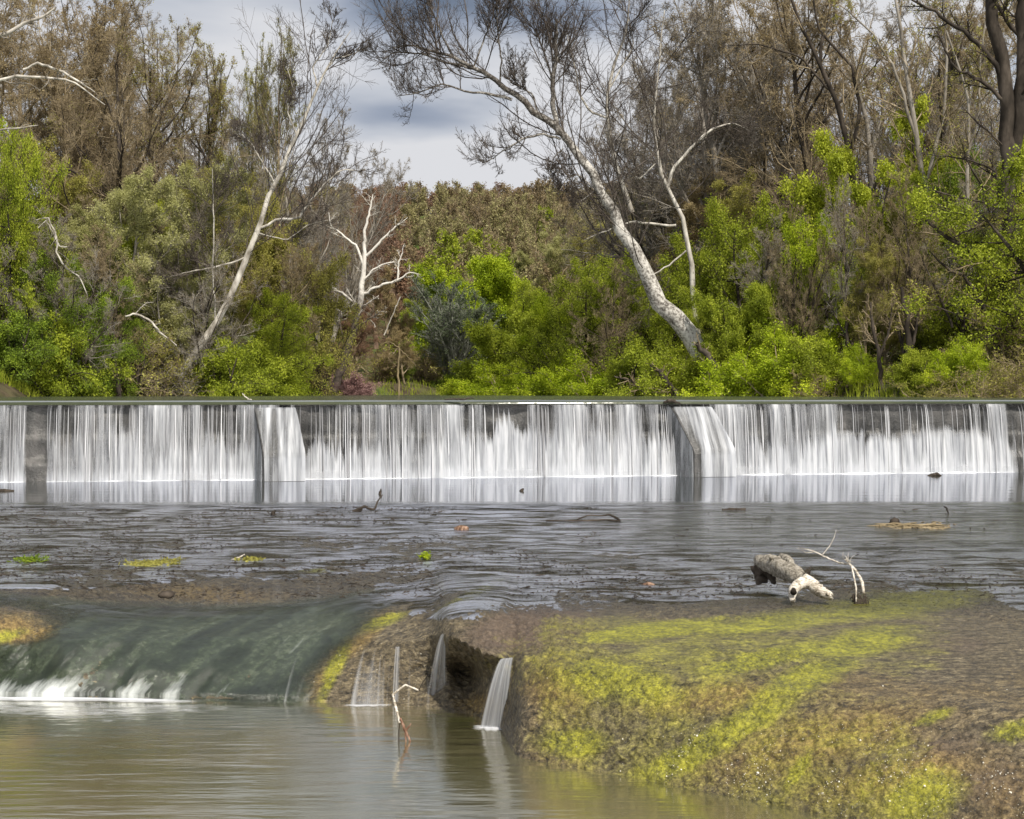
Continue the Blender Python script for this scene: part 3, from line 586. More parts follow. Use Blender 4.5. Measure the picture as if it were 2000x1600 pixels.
lob = (fbm(u_ * .012, vs * .35, 3, 12) - .5) * .22 * fc + (fbm(u_ * .05, vs * .6, 3, 13) - .5) * .07 * fc
wd = d0 - .045 - lob * .8; wz = z0 + .055 + lob * .4 * sstep(7, 6.2, vs) + .04 * (fbm(u_ * .03, vs * 1.2, 3, 14) - .5) * (1 - fc); wz = np.where(vs > 6.9, np.minimum(wz, -1.04), wz)
rk = np.exp(-(((pxs - 10) / 105) ** 2 + ((pys - 1222) / 40) ** 2) ** 2)
op = sstep(2.8, 3.15, vs) * sstep(800, 660, pxs) * sstep(625, 545, u_ + 40 * (fbm(vs * 2, vs * 0, 3, 5) - .5)) * (1 - rk) * (.55 + .42 * sstep(3.6, 4.6, vs))
wz = wz - .09 * sstep(560, 640, u_) - .10 * rk
wh = .24 + .80 * sstep(5.7, 7.0, vs) ** 1.3 * (.25 + .85 * sstep(470, 60, u_)) * (.4 + 1.2 * fbm(u_ * .02, vs * 0, 2, 44)) + .10 * sstep(4.6, 3.8, vs)
Xc = (pxs - 1000) / F * d0
tag(link('cascade', grid_mesh('cascade', Xc, wd, wz, [M_casc], {'white': wh, 'opac': op}, (u_ / 1000., vs * .22))), kind='structure')

M_step = fall_mat('step_veil_water', (7.0, .4, 1), 1.5, .38, (.34, .30, .22))
def veil(name, top, bot, nu=60, nv=50, dens=(.5, .8), bulge=.1, uvs=1.0, mt=None):
    T = resample([PD(*q) for q in top], nu); Bq = resample([PZ(*q) for q in bot], nu); v = np.linspace(0, 1, nv)[:, None, None]
    s_ = v ** 1.0; P = T[None] * (1 - s_) + Bq[None] * s_; P[..., 2] = T[None, :, 2] + (Bq[None, :, 2] - T[None, :, 2]) * (v[..., 0] ** 1.5)
    P[..., 1] -= bulge * np.sin(v[..., 0] * np.pi * .8) + .03 * (vnoise(np.linspace(0, 12, nu)[None, :] + v[..., 0], v[..., 0] * 2, 3) - .5)
    uu, vv = np.meshgrid(np.linspace(0, 1, nu), np.linspace(0, 1, nv)); edge = sstep(0, .25, uu) * sstep(1, .75, uu) * sstep(0, .06, vv)
    D = (dens[0] + (dens[1] - dens[0]) * vv) * edge
    tag(link(name, grid_mesh(name, P[..., 0], P[..., 1], P[..., 2], [mt or M_veil], {'dens': D}, (uu * uvs * 2.6, -vv * .8))), kind='structure')
veil('cascade_veil', [(975, 1286, 16.95), (1008, 1282, 16.75)], [(926, 1420, -1.07), (1001, 1424, -1.07)], dens=(1.2, .98), bulge=.10, uvs=1.3)
veil('cascade_veil', [(862, 1238, 18.0), (872, 1236, 18.0)], [(826, 1372, -1.07), (880, 1374, -1.07)], dens=(1.15, .72), bulge=.06, uvs=.8)
veil('cascade_veil', [(771, 1262, 18.2), (784, 1262, 18.2)], [(764, 1374, -1.07), (782, 1376, -1.07)], dens=(.9, .95), bulge=.05, uvs=.5)
veil('cascade_veil', [(700, 1262, 18.6), (765, 1262, 18.4)], [(668, 1378, -1.07), (765, 1380, -1.07)], dens=(.35, .85), bulge=.08, uvs=1.2)
veil('cascade_veil', [(560, 1262, 18.75), (690, 1252, 18.8)], [(540, 1374, -1.07), (610, 1374, -1.07)], dens=(.3, .5), bulge=.02, uvs=1.2)
veil('cascade_veil', [(690, 1240, 18.95), (770, 1245, 18.75), (862, 1244, 18.15)], [(672, 1377, -1.07), (770, 1379, -1.07), (872, 1384, -1.07)], nu=120, dens=(.28, .44), bulge=.05, uvs=2.4, mt=M_slide)
veil('step_veil', [(250, 1141, 22.3), (330, 1134, 22.2), (480, 1129, 22.3), (620, 1126, 22.3), (740, 1120, 22.4)], [(250, 1186, -.27), (330, 1190, -.29), (480, 1191, -.31), (620, 1179, -.26), (740, 1160, -.12)], nu=200, dens=(.42, .55), bulge=.06, uvs=4, mt=M_step)
# foam lines where cascades land
M_sfoam, t, o = mat('soft_foam')
vec = N(t, 'ShaderNodeTexCoord').outputs['Object']; nf = noise(t, 1.0, 5, .65, vec=vec, sc3=(3, 11, 1), dist=.6)
al = math_(t, 'MULTIPLY', math_(t, 'SUBTRACT', math_(t, 'ADD', attr(t, 'dens'), math_(t, 'MULTIPLY', nf, .7)), .55), 1.6, clamp=True)
p = princ(t, None, (.82, .84, .88), .6, .2); tp = N(t, 'ShaderNodeBsdfTransparent'); m2 = N(t, 'ShaderNodeMixShader'); L(t, math_(t, 'MULTIPLY', al, .92), m2.inputs[0]); L(t, tp.outputs[0], m2.inputs[1]); L(t, p.outputs[0], m2.inputs[2]); L(t, m2.outputs[0], o.inputs[0])
def foamline(pts, back, front, amp, lift, seed, small=False):
    n = 200; c = resample([PZ(a, b, -1.06) for a, b in pts], n); e_ = np.interp(np.linspace(0, 1, n), [0, .12, .8, 1], [.9, 1, .8, 0])[None, :]; v = np.linspace(0, 1, 24)[:, None]
    wob_ = (.6 + .8 * vnoise(np.linspace(0, 12, n), np.zeros(n), seed))[None, :]
    bell = np.interp(np.linspace(0, 1, n), [0, .3, .7, 1], [0, 1, 1, 0])[None, :] if small else 1.0
    Y = c[None, :, 1] + back * (1 - v) - front * v * wob_; Z = -1.052 + lift * sstep(0, .25, v) * sstep(.6, .25, v) * e_ * wob_; X = c[None, :, 0] + 0 * Y
    D = amp * e_ * bell * sstep(0, .06, v) * (.25 + .75 * sstep(.9, .25, v)) * sstep(1, .7, v)
    tag(link('foam', grid_mesh('foam', X, Y, Z, [M_sfoam], {'dens': D})), kind='stuff')
foamline([(-300, 1364), (0, 1366), (200, 1367), (330, 1370), (440, 1373)], .08, .20, .80, .02, 3)
foamline([(-300, 1369), (0, 1371), (300, 1374), (470, 1376), (560, 1376)], .0, 1.3, .36, .0, 13)
foamline([(655, 1378), (700, 1379), (765, 1378), (785, 1378)], .05, .16, .62, .004, 4, True)
foamline([(915, 1418), (940, 1420), (970, 1422), (1006, 1421)], .06, .28, .70, .006, 5, True)

# ------------------------------------------------------------------ driftwood and debris
def poly_tube(g, pts, rad, K=24, sides=8, jit=0.0, seed=0, mat_=0, close=True):
    P = resample(pts, K); r = np.interp(np.linspace(0, 1, K), np.linspace(0, 1, len(rad)), rad); gg = np.random.default_rng(seed)
    P = P + gg.normal(0, jit, P.shape) * (np.arange(K) > 0)[:, None]
    if close: r = r.copy(); P = np.concatenate([P[:1], P, P[-1:]]); r = np.concatenate([[1e-4], r, [1e-4]])
    v, f = tubes(P[None], r[None], sides)
    if jit: 
        v = v + (gg.normal(0, 1, v.shape)) * np.repeat(r, sides)[:, None] * 0.06
    g.add(v, f, mat_)
M_drift, t, o = mat('bleached_driftwood')
n = noise(t, 9, 6, .65, sc3=(1, 1, 1)); nl = noise(t, 60, 4, .6, sc3=(.25, 1, 1)); col = ramp(t, math_(t, 'ADD', math_(t, 'MULTIPLY', n, .6), math_(t, 'MULTIPLY', nl, .4)), [(.38, (.07, .055, .035)), (.46, (.40, .35, .28)), (.54, (.70, .65, .57)), (.64, (.84, .80, .73))])
princ(t, o, col, .7, .3, bump(t, nl, .5, .02))
M_driftg, t, o = mat('grey_weathered_bark')
n = noise(t, 14, 6, .7); nl = noise(t, 50, 4, .7, sc3=(.3, 1, 1)); col = ramp(t, math_(t, 'ADD', math_(t, 'MULTIPLY', n, .5), math_(t, 'MULTIPLY', nl, .5)), [(.38, (.07, .06, .045)), (.5, (.30, .27, .22)), (.62, (.58, .54, .47))])
princ(t, o, col, .85, .2, bump(t, nl, 1, .03))
def thing(name, label, cat, loc, group=None):
    return tag(empty(name, loc), label, cat, group)
# main forked log
zl = 0.02
base = PZ(1560, 1165, 0.0); lg = thing('driftwood_log', 'bleached forked log with a hollow end lying on the green algae', 'log', base)
def lp(px, py, d): return PD(px, py, d)
g = Geo()
poly_tube(g, [lp(1482, 1098, 20.9), lp(1500, 1100, 20.7), lp(1525, 1108, 20.4), lp(1552, 1122, 20.1), lp(1572, 1138, 19.9)], [.095, .135, .145, .135, .10], 26, 14, .004, 1)
poly_tube(g, [lp(1522, 1090, 20.5), lp(1528, 1086, 20.5), lp(1540, 1094, 20.3), lp(1550, 1108, 20.1)], [.03, .06, .06, .04], 10, 8, .004, 2)
poly_tube(g, [lp(1508, 1098, 20.5), lp(1507, 1092, 20.45), lp(1505, 1087, 20.4)], [.05, .035, .02], 8, 8, .004, 31)
for k in range(16):
    a_ = k / 16 * 6.283; c_ = lp(1483 + 2 * math.sin(a_ * 3), 1099 - 13 * math.sin(a_), 20.9 + .08 * math.cos(a_)); poly_tube(g, [c_ + [.05, 0, 0], c_ - [.01, 0, .004], c_ - [.05 + .03 * math.sin(k * 2.3), 0, .012]], [.022, .016, .004], 6, 5, .003, 40 + k)
link('trunk', g.mesh('log_trunk', [M_driftg], base), lg)
g = Geo()
poly_tube(g, [lp(1578, 1136, 19.8), lp(1562, 1140, 19.6), lp(1550, 1152, 19.45), lp(1547, 1166, 19.35), lp(1549, 1175, 19.3)], [.085, .085, .078, .06, .035], 20, 12, .002, 3)
link('limb', g.mesh('log_limb', [M_drift], base), lg)
g = Geo()
poly_tube(g, [lp(1572, 1128, 19.8), lp(1584, 1140, 19.7), lp(1600, 1154, 19.6), lp(1622, 1164, 19.5)], [.06, .09, .08, .06], 20, 12, .002, 4)
for k in range(12):
    a_ = k / 12 * 6.283; c_ = lp(1620 + 2 * math.sin(a_ * 2), 1163 - 6 * math.sin(a_), 19.5 + .04 * math.cos(a_)); poly_tube(g, [c_ - [.03, 0, -.012], c_ + [.015, 0, -.008], c_ + [.04 + .02 * math.sin(k * 3.1), 0, -.025]], [.014, .011, .003], 6, 5, .002, 60 + k)
poly_tube(g, [lp(1590, 1143, 19.62), lp(1594, 1138, 19.6), lp(1597, 1134, 19.6)], [.03, .018, .008], 7, 6, .002, 80)
link('limb', g.mesh('log_limb_b', [M_drift], base), lg)
g = Geo(); 
poly_tube(g, [lp(1550, 1152, 19.36), lp(1550, 1157, 19.26)], [.032, .045], 4, 10)
link('hollow', g.mesh('log_hollow', [M_dark], base), lg)
g = Geo(); gg = np.random.default_rng(5)
for k in range(14):
    a = lp(1577 + gg.uniform(-6, 6), 1126 + gg.uniform(-2, 6), 19.8); poly_tube(g, [a, a + gg.normal(0, .03, 3) + [0, 0, .06], a + gg.normal(0, .05, 3) + [0, 0, gg.uniform(.04, .14)]], [.012, .008, .003], 5, 5)
link('bark_tuft', g.mesh('log_tuft', [M_dark], base), lg); g = Geo()
poly_tube(g, [lp(1478, 1104, 20.9), lp(1484, 1114, 20.9), lp(1490, 1126, 20.8), lp(1480, 1140, 20.7)], [.10, .11, .08, .03], 14, 10, .012, 7)
poly_tube(g, [lp(1490, 1110, 20.8), lp(1506, 1124, 20.7), lp(1512, 1140, 20.6)], [.08, .07, .03], 10, 8, .01, 8)
link('root', g.mesh('log_tuft', [M_dark], base), lg)
# arching thin branch beside it
base = PZ(1675, 1178, 0); br = thing('fallen_branch', 'thin pale arching branch standing right of the forked log', 'branch', base)
g = Geo()
poly_tube(g, [lp(1687, 1160, 19.6), lp(1684, 1138, 19.7), lp(1672, 1115, 19.8), lp(1660, 1102, 19.9), lp(1640, 1100, 20), lp(1612, 1088, 20.2), lp(1588, 1076, 20.3), lp(1560, 1070, 20.4)], [.02, .022, .018, .013, .013, .012, .009, .004], 40, 7, .003, 9)
link('stem', g.mesh('branch_stem', [M_drift], base), br)
g = Geo()
poly_tube(g, [lp(1662, 1103, 19.9), lp(1668, 1125, 19.7), lp(1672, 1150, 19.6), lp(1672, 1176, 19.55)], [.012, .012, .012, .01], 14, 6, .003, 10)
link('prop', g.mesh('branch_prop', [M_drift], base), br); g = Geo()
poly_tube(g, [lp(1606, 1084, 20.2), lp(1618, 1070, 20.2), lp(1630, 1050, 20.2), lp(1633, 1034, 20.2)], [.008, .008, .006, .003], 12, 5, .003, 11)
link('twig', g.mesh('branch_twig', [M_drift], base), br); g = Geo()
poly_tube(g, [lp(1588, 1078, 20.3), lp(1575, 1080, 20.3), lp(1556, 1070, 20.4)], [.006, .005, .003], 10, 5, .003, 12)
link('twig', g.mesh('branch_twig', [M_drift], base), br); g = Geo()
for k in range(10): 
    a = lp(1656 + gg.uniform(-5, 6), 1100 + gg.uniform(-4, 4), 19.9); poly_tube(g, [a, a + gg.normal(0, .04, 3) + [0, 0, .03], a + gg.normal(0, .06, 3) + [0, 0, .07]], [.005, .004, .002], 5, 4)
link('twig', g.mesh('branch_twigs', [M_drift], base), br)
g = Geo()
for k in range(60):
    a = lp(1680 + gg.uniform(-14, 14), 1172 + gg.uniform(-14, 8), 19.6); poly_tube(g, [a, a + [gg.normal(0, .02), 0, -.03], a + [gg.normal(0, .03), 0, -.08]], [.008, .008, .004], 4, 4)
link('weed_clump', g.mesh('branch_weed', [M_dark], base), br)
# weed smears lying beside it
def clump(name, label, cat, px, py, z, w, h, n, m, seed, group=None, rad=.01):
    gg = np.random.default_rng(seed); b = PZ(px, py, z); g = Geo()
    for k in range(n):
        a = b + np.array([gg.normal(0, w / 2.3), gg.normal(0, w / 3), abs(gg.normal(0, h * .3))]); dv = gg.normal(0, 1, 3) * [w * .35, w * .3, h * .5]; dv[2] = abs(dv[2])
        poly_tube(g, [a - dv * .5 * [1, 1, .2], a + [0, 0, h * .12], a + dv * .5], [rad, rad * 1.2, rad * .5], 5, 5)
    o = link(name, g.mesh(name, [m], b), None, b); return tag(o, label, cat, group)
# pool twig
base = PZ(790, 1448, -1.06); pt = thing('crooked_twig', 'crooked pale twig sticking up out of the near pool', 'twig', base); dt = base[1]
g = Geo(); q = lambda a, b, dd=0: PD(a, b, dt + dd)
poly_tube(g, [q(781, 1412), q(774, 1385, .05), q(767, 1357, .1), q(778, 1348, .1), q(791, 1338, .1), q(803, 1342, .1), q(817, 1348, .1)], [.012, .014, .013, .012, .011, .010, .010], 40, 7, .0015, 20)
link('stem', g.mesh('twig_stem', [M_drift], base), pt)
g = Geo(); poly_tube(g, [q(817, 1348, .1), q(825, 1335, .1), q(836, 1318, .1), q(842, 1305, .1)], [.006, .005, .004, .003], 12, 5, .002, 21)
link('side_shoot', g.mesh('twig_shoot', [M_dark], base), pt); g = Geo()
poly_tube(g, [q(781, 1405), q(779, 1430), q(779, 1462, -.02)], [.006, .007, .006], 8, 5)
link('prop', g.mesh('twig_prop', [M_dark], base), pt)
M_rust = bark('rusty_bark', (.08, .04, .025), (.22, .12, .08), (.45, .33, .26), 30)
g = Geo(); poly_tube(g, [q(782, 1402), q(786, 1415), q(792, 1428), q(797, 1440), q(802, 1450)], [.012, .017, .017, .014, .01], 14, 7, .002, 22)
poly_tube(g, [q(792, 1428), q(798, 1420), q(803, 1413)], [.013, .011, .005], 7, 6, .001, 23); poly_tube(g, [q(792, 1428), q(792, 1440), q(793, 1452)], [.012, .01, .008], 7, 6, .001, 24)
link('fork', g.mesh('twig_fork', [M_rust], base), pt)

def stick(name, label, cat, pts, rad, m, z=0.0, K=20, jit=.006, seed=1, group=None, extra=()):
    b = PZ(pts[0][0], max(p[1] for p in pts), z); d = b[1]; g = Geo()
    poly_tube(g, [PD(p[0], p[1], d) for p in pts], rad, K, 6, jit, seed)
    for pp, rr in extra: poly_tube(g, [PD(p[0], p[1], d) for p in pp], rr, 12, 5, jit, seed + 1)
    return tag(link(name, g.mesh(name, [m], b), None, b), label, cat, group)
stick('dark_branch', 'black crooked branch with an upright fork standing in the shallow water', 'branch', [(688, 1000), (700, 995), (712, 989), (722, 994), (732, 995), (738, 978), (748, 966)], [.03, .04, .035, .03, .025, .02, .01], M_dark, extra=[([(690, 1000), (700, 999), (708, 996)], [.03, .03, .02])])
stick('stub', 'small dark stub poking up near the foot of the dam', 'stick', [(742, 966), (744, 955)], [.05, .015], M_dark)
stick('stub', 'small dark stub in the shallows left of the crooked black branch', 'stick', [(532, 1007), (535, 1000), (536, 997)], [.05, .04, .012], M_dark)
stick('fallen_branch', 'long dark branch lying flat in the shallow water at the centre right', 'branch', [(1066, 1017), (1100, 1018), (1140, 1018), (1180, 1015), (1213, 1019)], [.02, .025, .03, .02, .03], M_dark, extra=[([(1125, 1017), (1150, 1006), (1170, 1008), (1195, 1006), (1210, 1017)], [.02, .015, .015, .02, .03]), ([(1192, 1005), (1204, 1014)], [.015, .01])])
stick('short_log', 'short dark log lying in the shallows below the right pier', 'log', [(1411, 994), (1412, 997), (1430, 996), (1456, 996)], [.02, .06, .05, .05], M_dark)
stick('floating_stick', 'dark stick floating at the left edge under the falls', 'stick', [(-20, 960), (10, 958), (27, 959)], [.04, .06, .03], M_dark)
stick('floating_stick', 'dark driftwood scrap at the foot of the right falls', 'stick', [(1812, 930), (1820, 928), (1830, 926), (1838, 930)], [.03, .06, .07, .03], M_dark)
stick('stub', 'thin bent stalk standing in the far right shallows', 'stick', [(1853, 1003), (1850, 997), (1848, 991), (1843, 990)], [.02, .02, .02, .02], M_dark)
stick('stub', 'tiny dark snag in the still water beneath the middle falls', 'stick', [(1018, 960), (1022, 955)], [.06, .03], M_dark)
stick('pale_stick', 'pale stick lying on the small moss patch left of centre', 'stick', [(452, 1094), (468, 1088), (478, 1083)], [.012, .014, .01], M_drift)
clump('weed_heap', 'dark heap of twigs and leaves washed up at the right behind the forked log', 'debris', 1790, 1030, 0, .7, .08, 130, M_tan, 31, rad=.014)
stick('stone', 'black pointed stone at the left end of the washed up weed heap', 'stone', [(1740, 1026), (1747, 1018), (1756, 1026)], [.06, .09, .04], M_dark, jit=.01)
M_clod = bark('rusty_clod', (.05, .03, .02), (.17, .10, .065), (.42, .29, .21), 16)
def stone(name, label, px, py, z, rx, rz, m, seed, cat='stone', group=None):
    b = PZ(px, py, z); a = np.linspace(0, 2 * np.pi, 25)[None, :]; h = np.linspace(-.5, 1, 12)[:, None] * np.pi / 2
    r = 1 + .35 * (fbm(np.cos(a) * 1.7 + 5 + 0 * h, np.sin(a) * 1.7 + h * 1.3 + seed, 3, seed) - .5) * 2
    X = np.cos(a) * np.cos(h) * rx * r; Y = np.sin(a) * np.cos(h) * rx * .8 * r; Z = np.sin(h) * rz * r + 0 * a
    return tag(link(name, grid_mesh(name, X, Y, Z, [m]), None, b), label, cat, group)
stone('clod', 'rusty brown clod of roots sitting in the shallow water mid stream', 902, 1036, -.02, .17, .10, M_clod, 4, 'clod')
stone('stone', 'small orange brown stone on the shelf left of the forked log', 1265, 1144, -.01, .10, .05, M_clod, 6)
stone('stone', 'dark wet stone lying on the right of the mossy mound', 1873, 1340, -.1, .09, .05, M_dark, 7)
stone('stone', 'dark stone poking out at the top edge of the brown step', 325, 1162, -.06, .13, .06, M_dark, 8)
M_sprig = LF_lime
def sprig(label, px, py, w, h, n, m, seed, name='water_plant', cat='plant'):
    gg = np.random.default_rng(seed); b = PZ(px, py, 0); g = Geo()
    for k in range(n):
        a = np.array([gg.normal(0, w / 3), gg.normal(0, w / 3), 0.0]); tip_ = a + [gg.normal(0, w / 4), gg.normal(0, w / 4), h * gg.uniform(.4, 1)]
        P = np.stack([a, (a + tip_) / 2 + [0, 0, h * .1], tip_])[None]; v, f = tubes(P, np.array([[.004, .008, .001]]), 4); g.add(v, f, rnd=np.full(len(f), gg.uniform()))
        v, f, r = leaves(gg, P, 3, .025, .01); g.add(v, f, rnd=r)
    return tag(link(name, g.mesh(name, [m], None), None, b), label, cat)
sprig('bright yellow green plant tuft growing from the shallow water', 831, 1092, .16, .12, 30, LF_lime, 1)
sprig('small dark green moss tuft in the shallows at far left', 62, 1098, .34, .10, 80, LF_green, 2, 'moss_tuft', 'moss')
sprig('long flat olive weed patch in the left shallows', 300, 1101, .6, .05, 120, LF_olive, 3, 'moss_tuft', 'moss')
sprig('short yellowish moss patch beside the pale stick', 490, 1095, .28, .05, 60, LF_olive, 4, 'moss_tuft', 'moss')
# dark bits of leaf and grit caught on the shelf : nobody could count them
g = Geo(); gg = np.random.default_rng(77); n = 7000
d = gg.uniform(20, 36, n); px = gg.uniform(-30, 2030, n); pm = fbm((px - 1000) / F * d * .5, d * .5, 3, 61); kp = (pm > .50) & ((px < 1180) | (d < 24) | (gg.uniform(0, 1, n) < .06)); d = d[kp]; px = px[kp]; n = len(d)
x = (px - 1000) / F * d; ln = gg.exponential(.022, n) + .008; a = gg.normal(0, .35, n)
c = np.stack([x, d, np.full(n, .018)], 1); u = np.stack([np.cos(a) * ln, np.sin(a) * ln, gg.normal(0, .01, n)], 1)
P = np.stack([c - u, c - u * .3 + [0, 0, .008], c + u * .4 + [0, 0, .004], c + u], 1); Rr = np.stack([np.full(n, .004), gg.uniform(.003, .011, n), gg.uniform(.003, .011, n), np.full(n, .003)], 1)
v, f = tubes(P, Rr, 5); g.add(v, f)
tag(link('leaf_litter', g.mesh('leaf_litter', [M_dark])), 'dark scraps of leaf and grit caught all over the shallow shelf', 'litter', kind='stuff')

g = Geo(); gg = np.random.default_rng(88); ok = np.argwhere((V[:, None] > 4.6) & (V[:, None] < 6.95) & ((PX > 1040) | ((PX > 590) & (PX < 860))) & (PX < 2080))  # tiny pale glossy beads added over the wet rock to imitate sun glints
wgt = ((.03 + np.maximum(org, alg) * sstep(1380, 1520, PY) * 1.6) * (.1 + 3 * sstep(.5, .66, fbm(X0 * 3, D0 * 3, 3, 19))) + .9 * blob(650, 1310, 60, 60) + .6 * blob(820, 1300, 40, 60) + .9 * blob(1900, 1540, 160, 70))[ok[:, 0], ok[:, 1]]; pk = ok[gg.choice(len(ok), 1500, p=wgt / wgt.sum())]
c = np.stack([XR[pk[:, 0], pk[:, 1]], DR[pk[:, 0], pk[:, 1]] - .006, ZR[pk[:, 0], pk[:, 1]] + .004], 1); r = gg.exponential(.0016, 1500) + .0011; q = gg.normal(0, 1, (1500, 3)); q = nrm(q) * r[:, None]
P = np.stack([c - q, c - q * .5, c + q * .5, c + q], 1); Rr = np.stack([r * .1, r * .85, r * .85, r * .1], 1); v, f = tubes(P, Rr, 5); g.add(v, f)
M_glint, t, o = mat('glint_bead'); princ(t, o, (.75, .72, .62), .15, .8)
tag(link('specks', g.mesh('specks', [M_glint])), 'pale wet grit added as sun glints on the mossy mound', 'specks', kind='stuff')
for nm_, lab_, pts_, rad_, m_ in (('snagged_twig', 'pale twig snagged on the dam crest above the left pier', [(474, 768), (478, 775), (486, 780), (492, 781)], [.012, .02, .02, .012], M_drift),
    ('snagged_twig', 'dark twig snagged on the dam crest left of its middle', [(868, 781), (880, 779), (905, 781), (918, 777), (926, 778)], [.02, .03, .035, .03, .015], M_dark),
    ('snagged_twig', 'dark weed tuft hanging on the dam crest at the right pier', [(1296, 786), (1306, 782), (1316, 784), (1330, 789)], [.03, .07, .06, .02], M_dark)):
    sd = dam_s(pts_[1][0]); dd_ = float(DP(sd, .2, 0)[1]) - .05; b_ = PD(pts_[1][0], pts_[1][1], dd_); g = Geo(); poly_tube(g, [PD(a, c_ + 0, dd_) for a, c_ in pts_], rad_, 18, 6, .01, 3)
    tag(link(nm_, g.mesh(nm_, [m_], b_), None, b_), lab_, 'twig')
# ------------------------------------------------------------------ trees
def build_tree(name, seed, H, spec, barkm, leafm, trunk_r=.3, lean=(0, 0), leaf=None, sides=7, multi=1, tw=.06):
    """spec: list of levels dict(n,t0,t1,lf,ang,up,wig,K,rf); returns trunk mesh, crown mesh, height"""
    g = np.random.default_rng(seed); Ps = []; Rs = []
    P = np.empty((multi, 12, 3)); 
    for k in range(multi):
        a = g.uniform(0, 6.28); sp = (0 if multi == 1 else g.uniform(.12, .4)); h = H * (1 if k == 0 else g.uniform(.65, 1)) * .86
        dirv = nrm(np.array([np.cos(a) * sp + lean[0], np.sin(a) * sp + lean[1], 1.0])); p = np.array([np.cos(a) * .2 * (multi > 1), np.sin(a) * .2 * (multi > 1), -.4])
        for i in range(12):
            P[k, i] = p; dirv = nrm(dirv + g.normal(0, tw, 3) + [0, 0, .04]); p = p + dirv * h / 11
    tk = np.linspace(0, 1, 12); R = (trunk_r * (1 - tk) ** .8 + .03)[None, :] * np.ones((multi, 1)); R[:, 0] *= 1.35
    levels = [(P, R)]; cur = (P, R)
    for s in spec:
        cur = spawn(*cur, s['n'], s.get('t0', .2), s.get('t1', 1), s['lf'], s['ang'], s.get('up', .05), s.get('wig', .12), s.get('K', 6), s.get('rf', .6), g, tip=s.get('tip', .01), taper=s.get('tp', .6), lmin=s.get('lmin', 0))
        levels.append(cur)
    gt = Geo(); gc_ = Geo()
    for i, (p, r) in enumerate(levels):
        v, f = tubes(p, r, (8, 6, 4, 3, 3, 3)[i]); (gt if i < 2 else gc_).add(v, f, 0)
    if leaf:
        for (li, n, size, spread) in leaf:
            v, f, rr = leaves(g, levels[li][0], n, size, spread); gc_.add(v, f, 1, rr, smooth=False)
    top = max(v[:, 2].max() for v in gc_.v)
    return gt.mesh(name + '_trunk', [barkm]), gc_.mesh(name + '_crown', [barkm, leafm]), top
def lv(*a): return dict(zip(('n', 't0', 't1', 'lf', 'ang', 'up', 'wig', 'K', 'rf', 'tip'), a))
SP = {}
tallspec = [lv(17, .22, 1, .56, 40, .07, .12, 9, .55, .02), lv(10, .12, 1, .48, 44, .04, .16, 7, .5, .013), lv(9, .1, 1, .50, 44, .03, .2, 5, .5, .009), lv(11, .05, 1, .62, 44, .02, .2, 4, .5, .006)]
SP['bare1'] = build_tree('bare_tree', 1, 24, tallspec, M_brown, LF_bud, .34, leaf=[(4, 1, .04, .1)])
SP['bare2'] = build_tree('bare_tree', 2, 24, tallspec, M_grey, LF_bud, .30, multi=2, leaf=[(4, 1, .03, .1)])
SP['bare3'] = build_tree('bare_tree', 3, 24, [lv(18, .15, 1, .55, 30, .12, .1, 9, .5, .02), lv(10, .12, 1, .46, 32, .10, .12, 7, .5, .013), lv(9, .1, 1, .46, 35, .08, .16, 5, .5, .009), lv(9, .1, 1, .6, 38, .05, .2, 4, .5, .006)], M_brown, LF_olive, .3, leaf=[(4, 1, .05, .1)])
SP['bud1'] = build_tree('budding_tree', 4, 18, tallspec[:3] + [lv(6, .1, 1, .5, 45, .02, .2, 3, .6, .008)], M_brown, LF_olive, .26, leaf=[(4, 6, .06, .15)])
SP['bud2'] = build_tree('budding_tree', 5, 18, [lv(16, .12, 1, .5, 42, .06, .14, 8, .5, .018)] + tallspec[1:3] + [lv(5, .1, 1, .5, 45, .02, .2, 3, .6, .008)], M_grey, LF_pale, .24, multi=2, leaf=[(4, 9, .06, .16)])
leafy = [lv(20, .06, 1, .72, 62, .05, .12, 8, .5, .02), lv(9, .15, 1, .42, 50, .03, .16, 6, .55, .012), lv(8, .1, 1, .45, 50, .0, .2, 4, .6, .01)]
SP['leaf1'] = build_tree('leafy_tree', 6, 14, leafy, M_dark, LF_lime, .22, leaf=[(3, 26, .08, .26)])
SP['leaf2'] = build_tree('leafy_tree', 7, 14, leafy, M_dark, LF_mid, .22, multi=2, leaf=[(3, 18, .08, .25)])
SP['leaf3'] = build_tree('leafy_tree', 8, 14, [lv(20, .1, 1, .45, 62, .02, .12, 8, .5, .02)] + leafy[1:], M_dark, LF_yellow, .2, leaf=[(3, 24, .078, .22)])
shr = [lv(7, .1, .9, .8, 45, .05, .15, 7, .6, .014), lv(8, .1, 1, .5, 50, .02, .2, 5, .6, .009), lv(6, .1, 1, .5, 50, 0, .25, 3, .6, .007)]
SP['shrub1'] = build_tree('shrub', 9, 6, shr, M_dark, LF_mid, .07, multi=7, leaf=[(3, 17, .065, .15), (2, 8, .07, .18)], tw=.14)
SP['shrub2'] = build_tree('shrub', 10, 6, shr, M_brown, LF_lime, .07, multi=7, leaf=[(3, 22, .065, .17), (2, 12, .07, .22)], tw=.14)
SP['thicket'] = build_tree('thicket', 12, 5, [lv(8, .1, 1, .8, 50, .04, .2, 7, .6, .012), lv(8, .1, 1, .55, 50, .0, .25, 5, .6, .009), lv(5, .1, 1, .6, 50, 0, .25, 4, .6, .007)], M_tan, LF_olive, .05, multi=9, leaf=[(3, 2, .06, .08)], tw=.16)
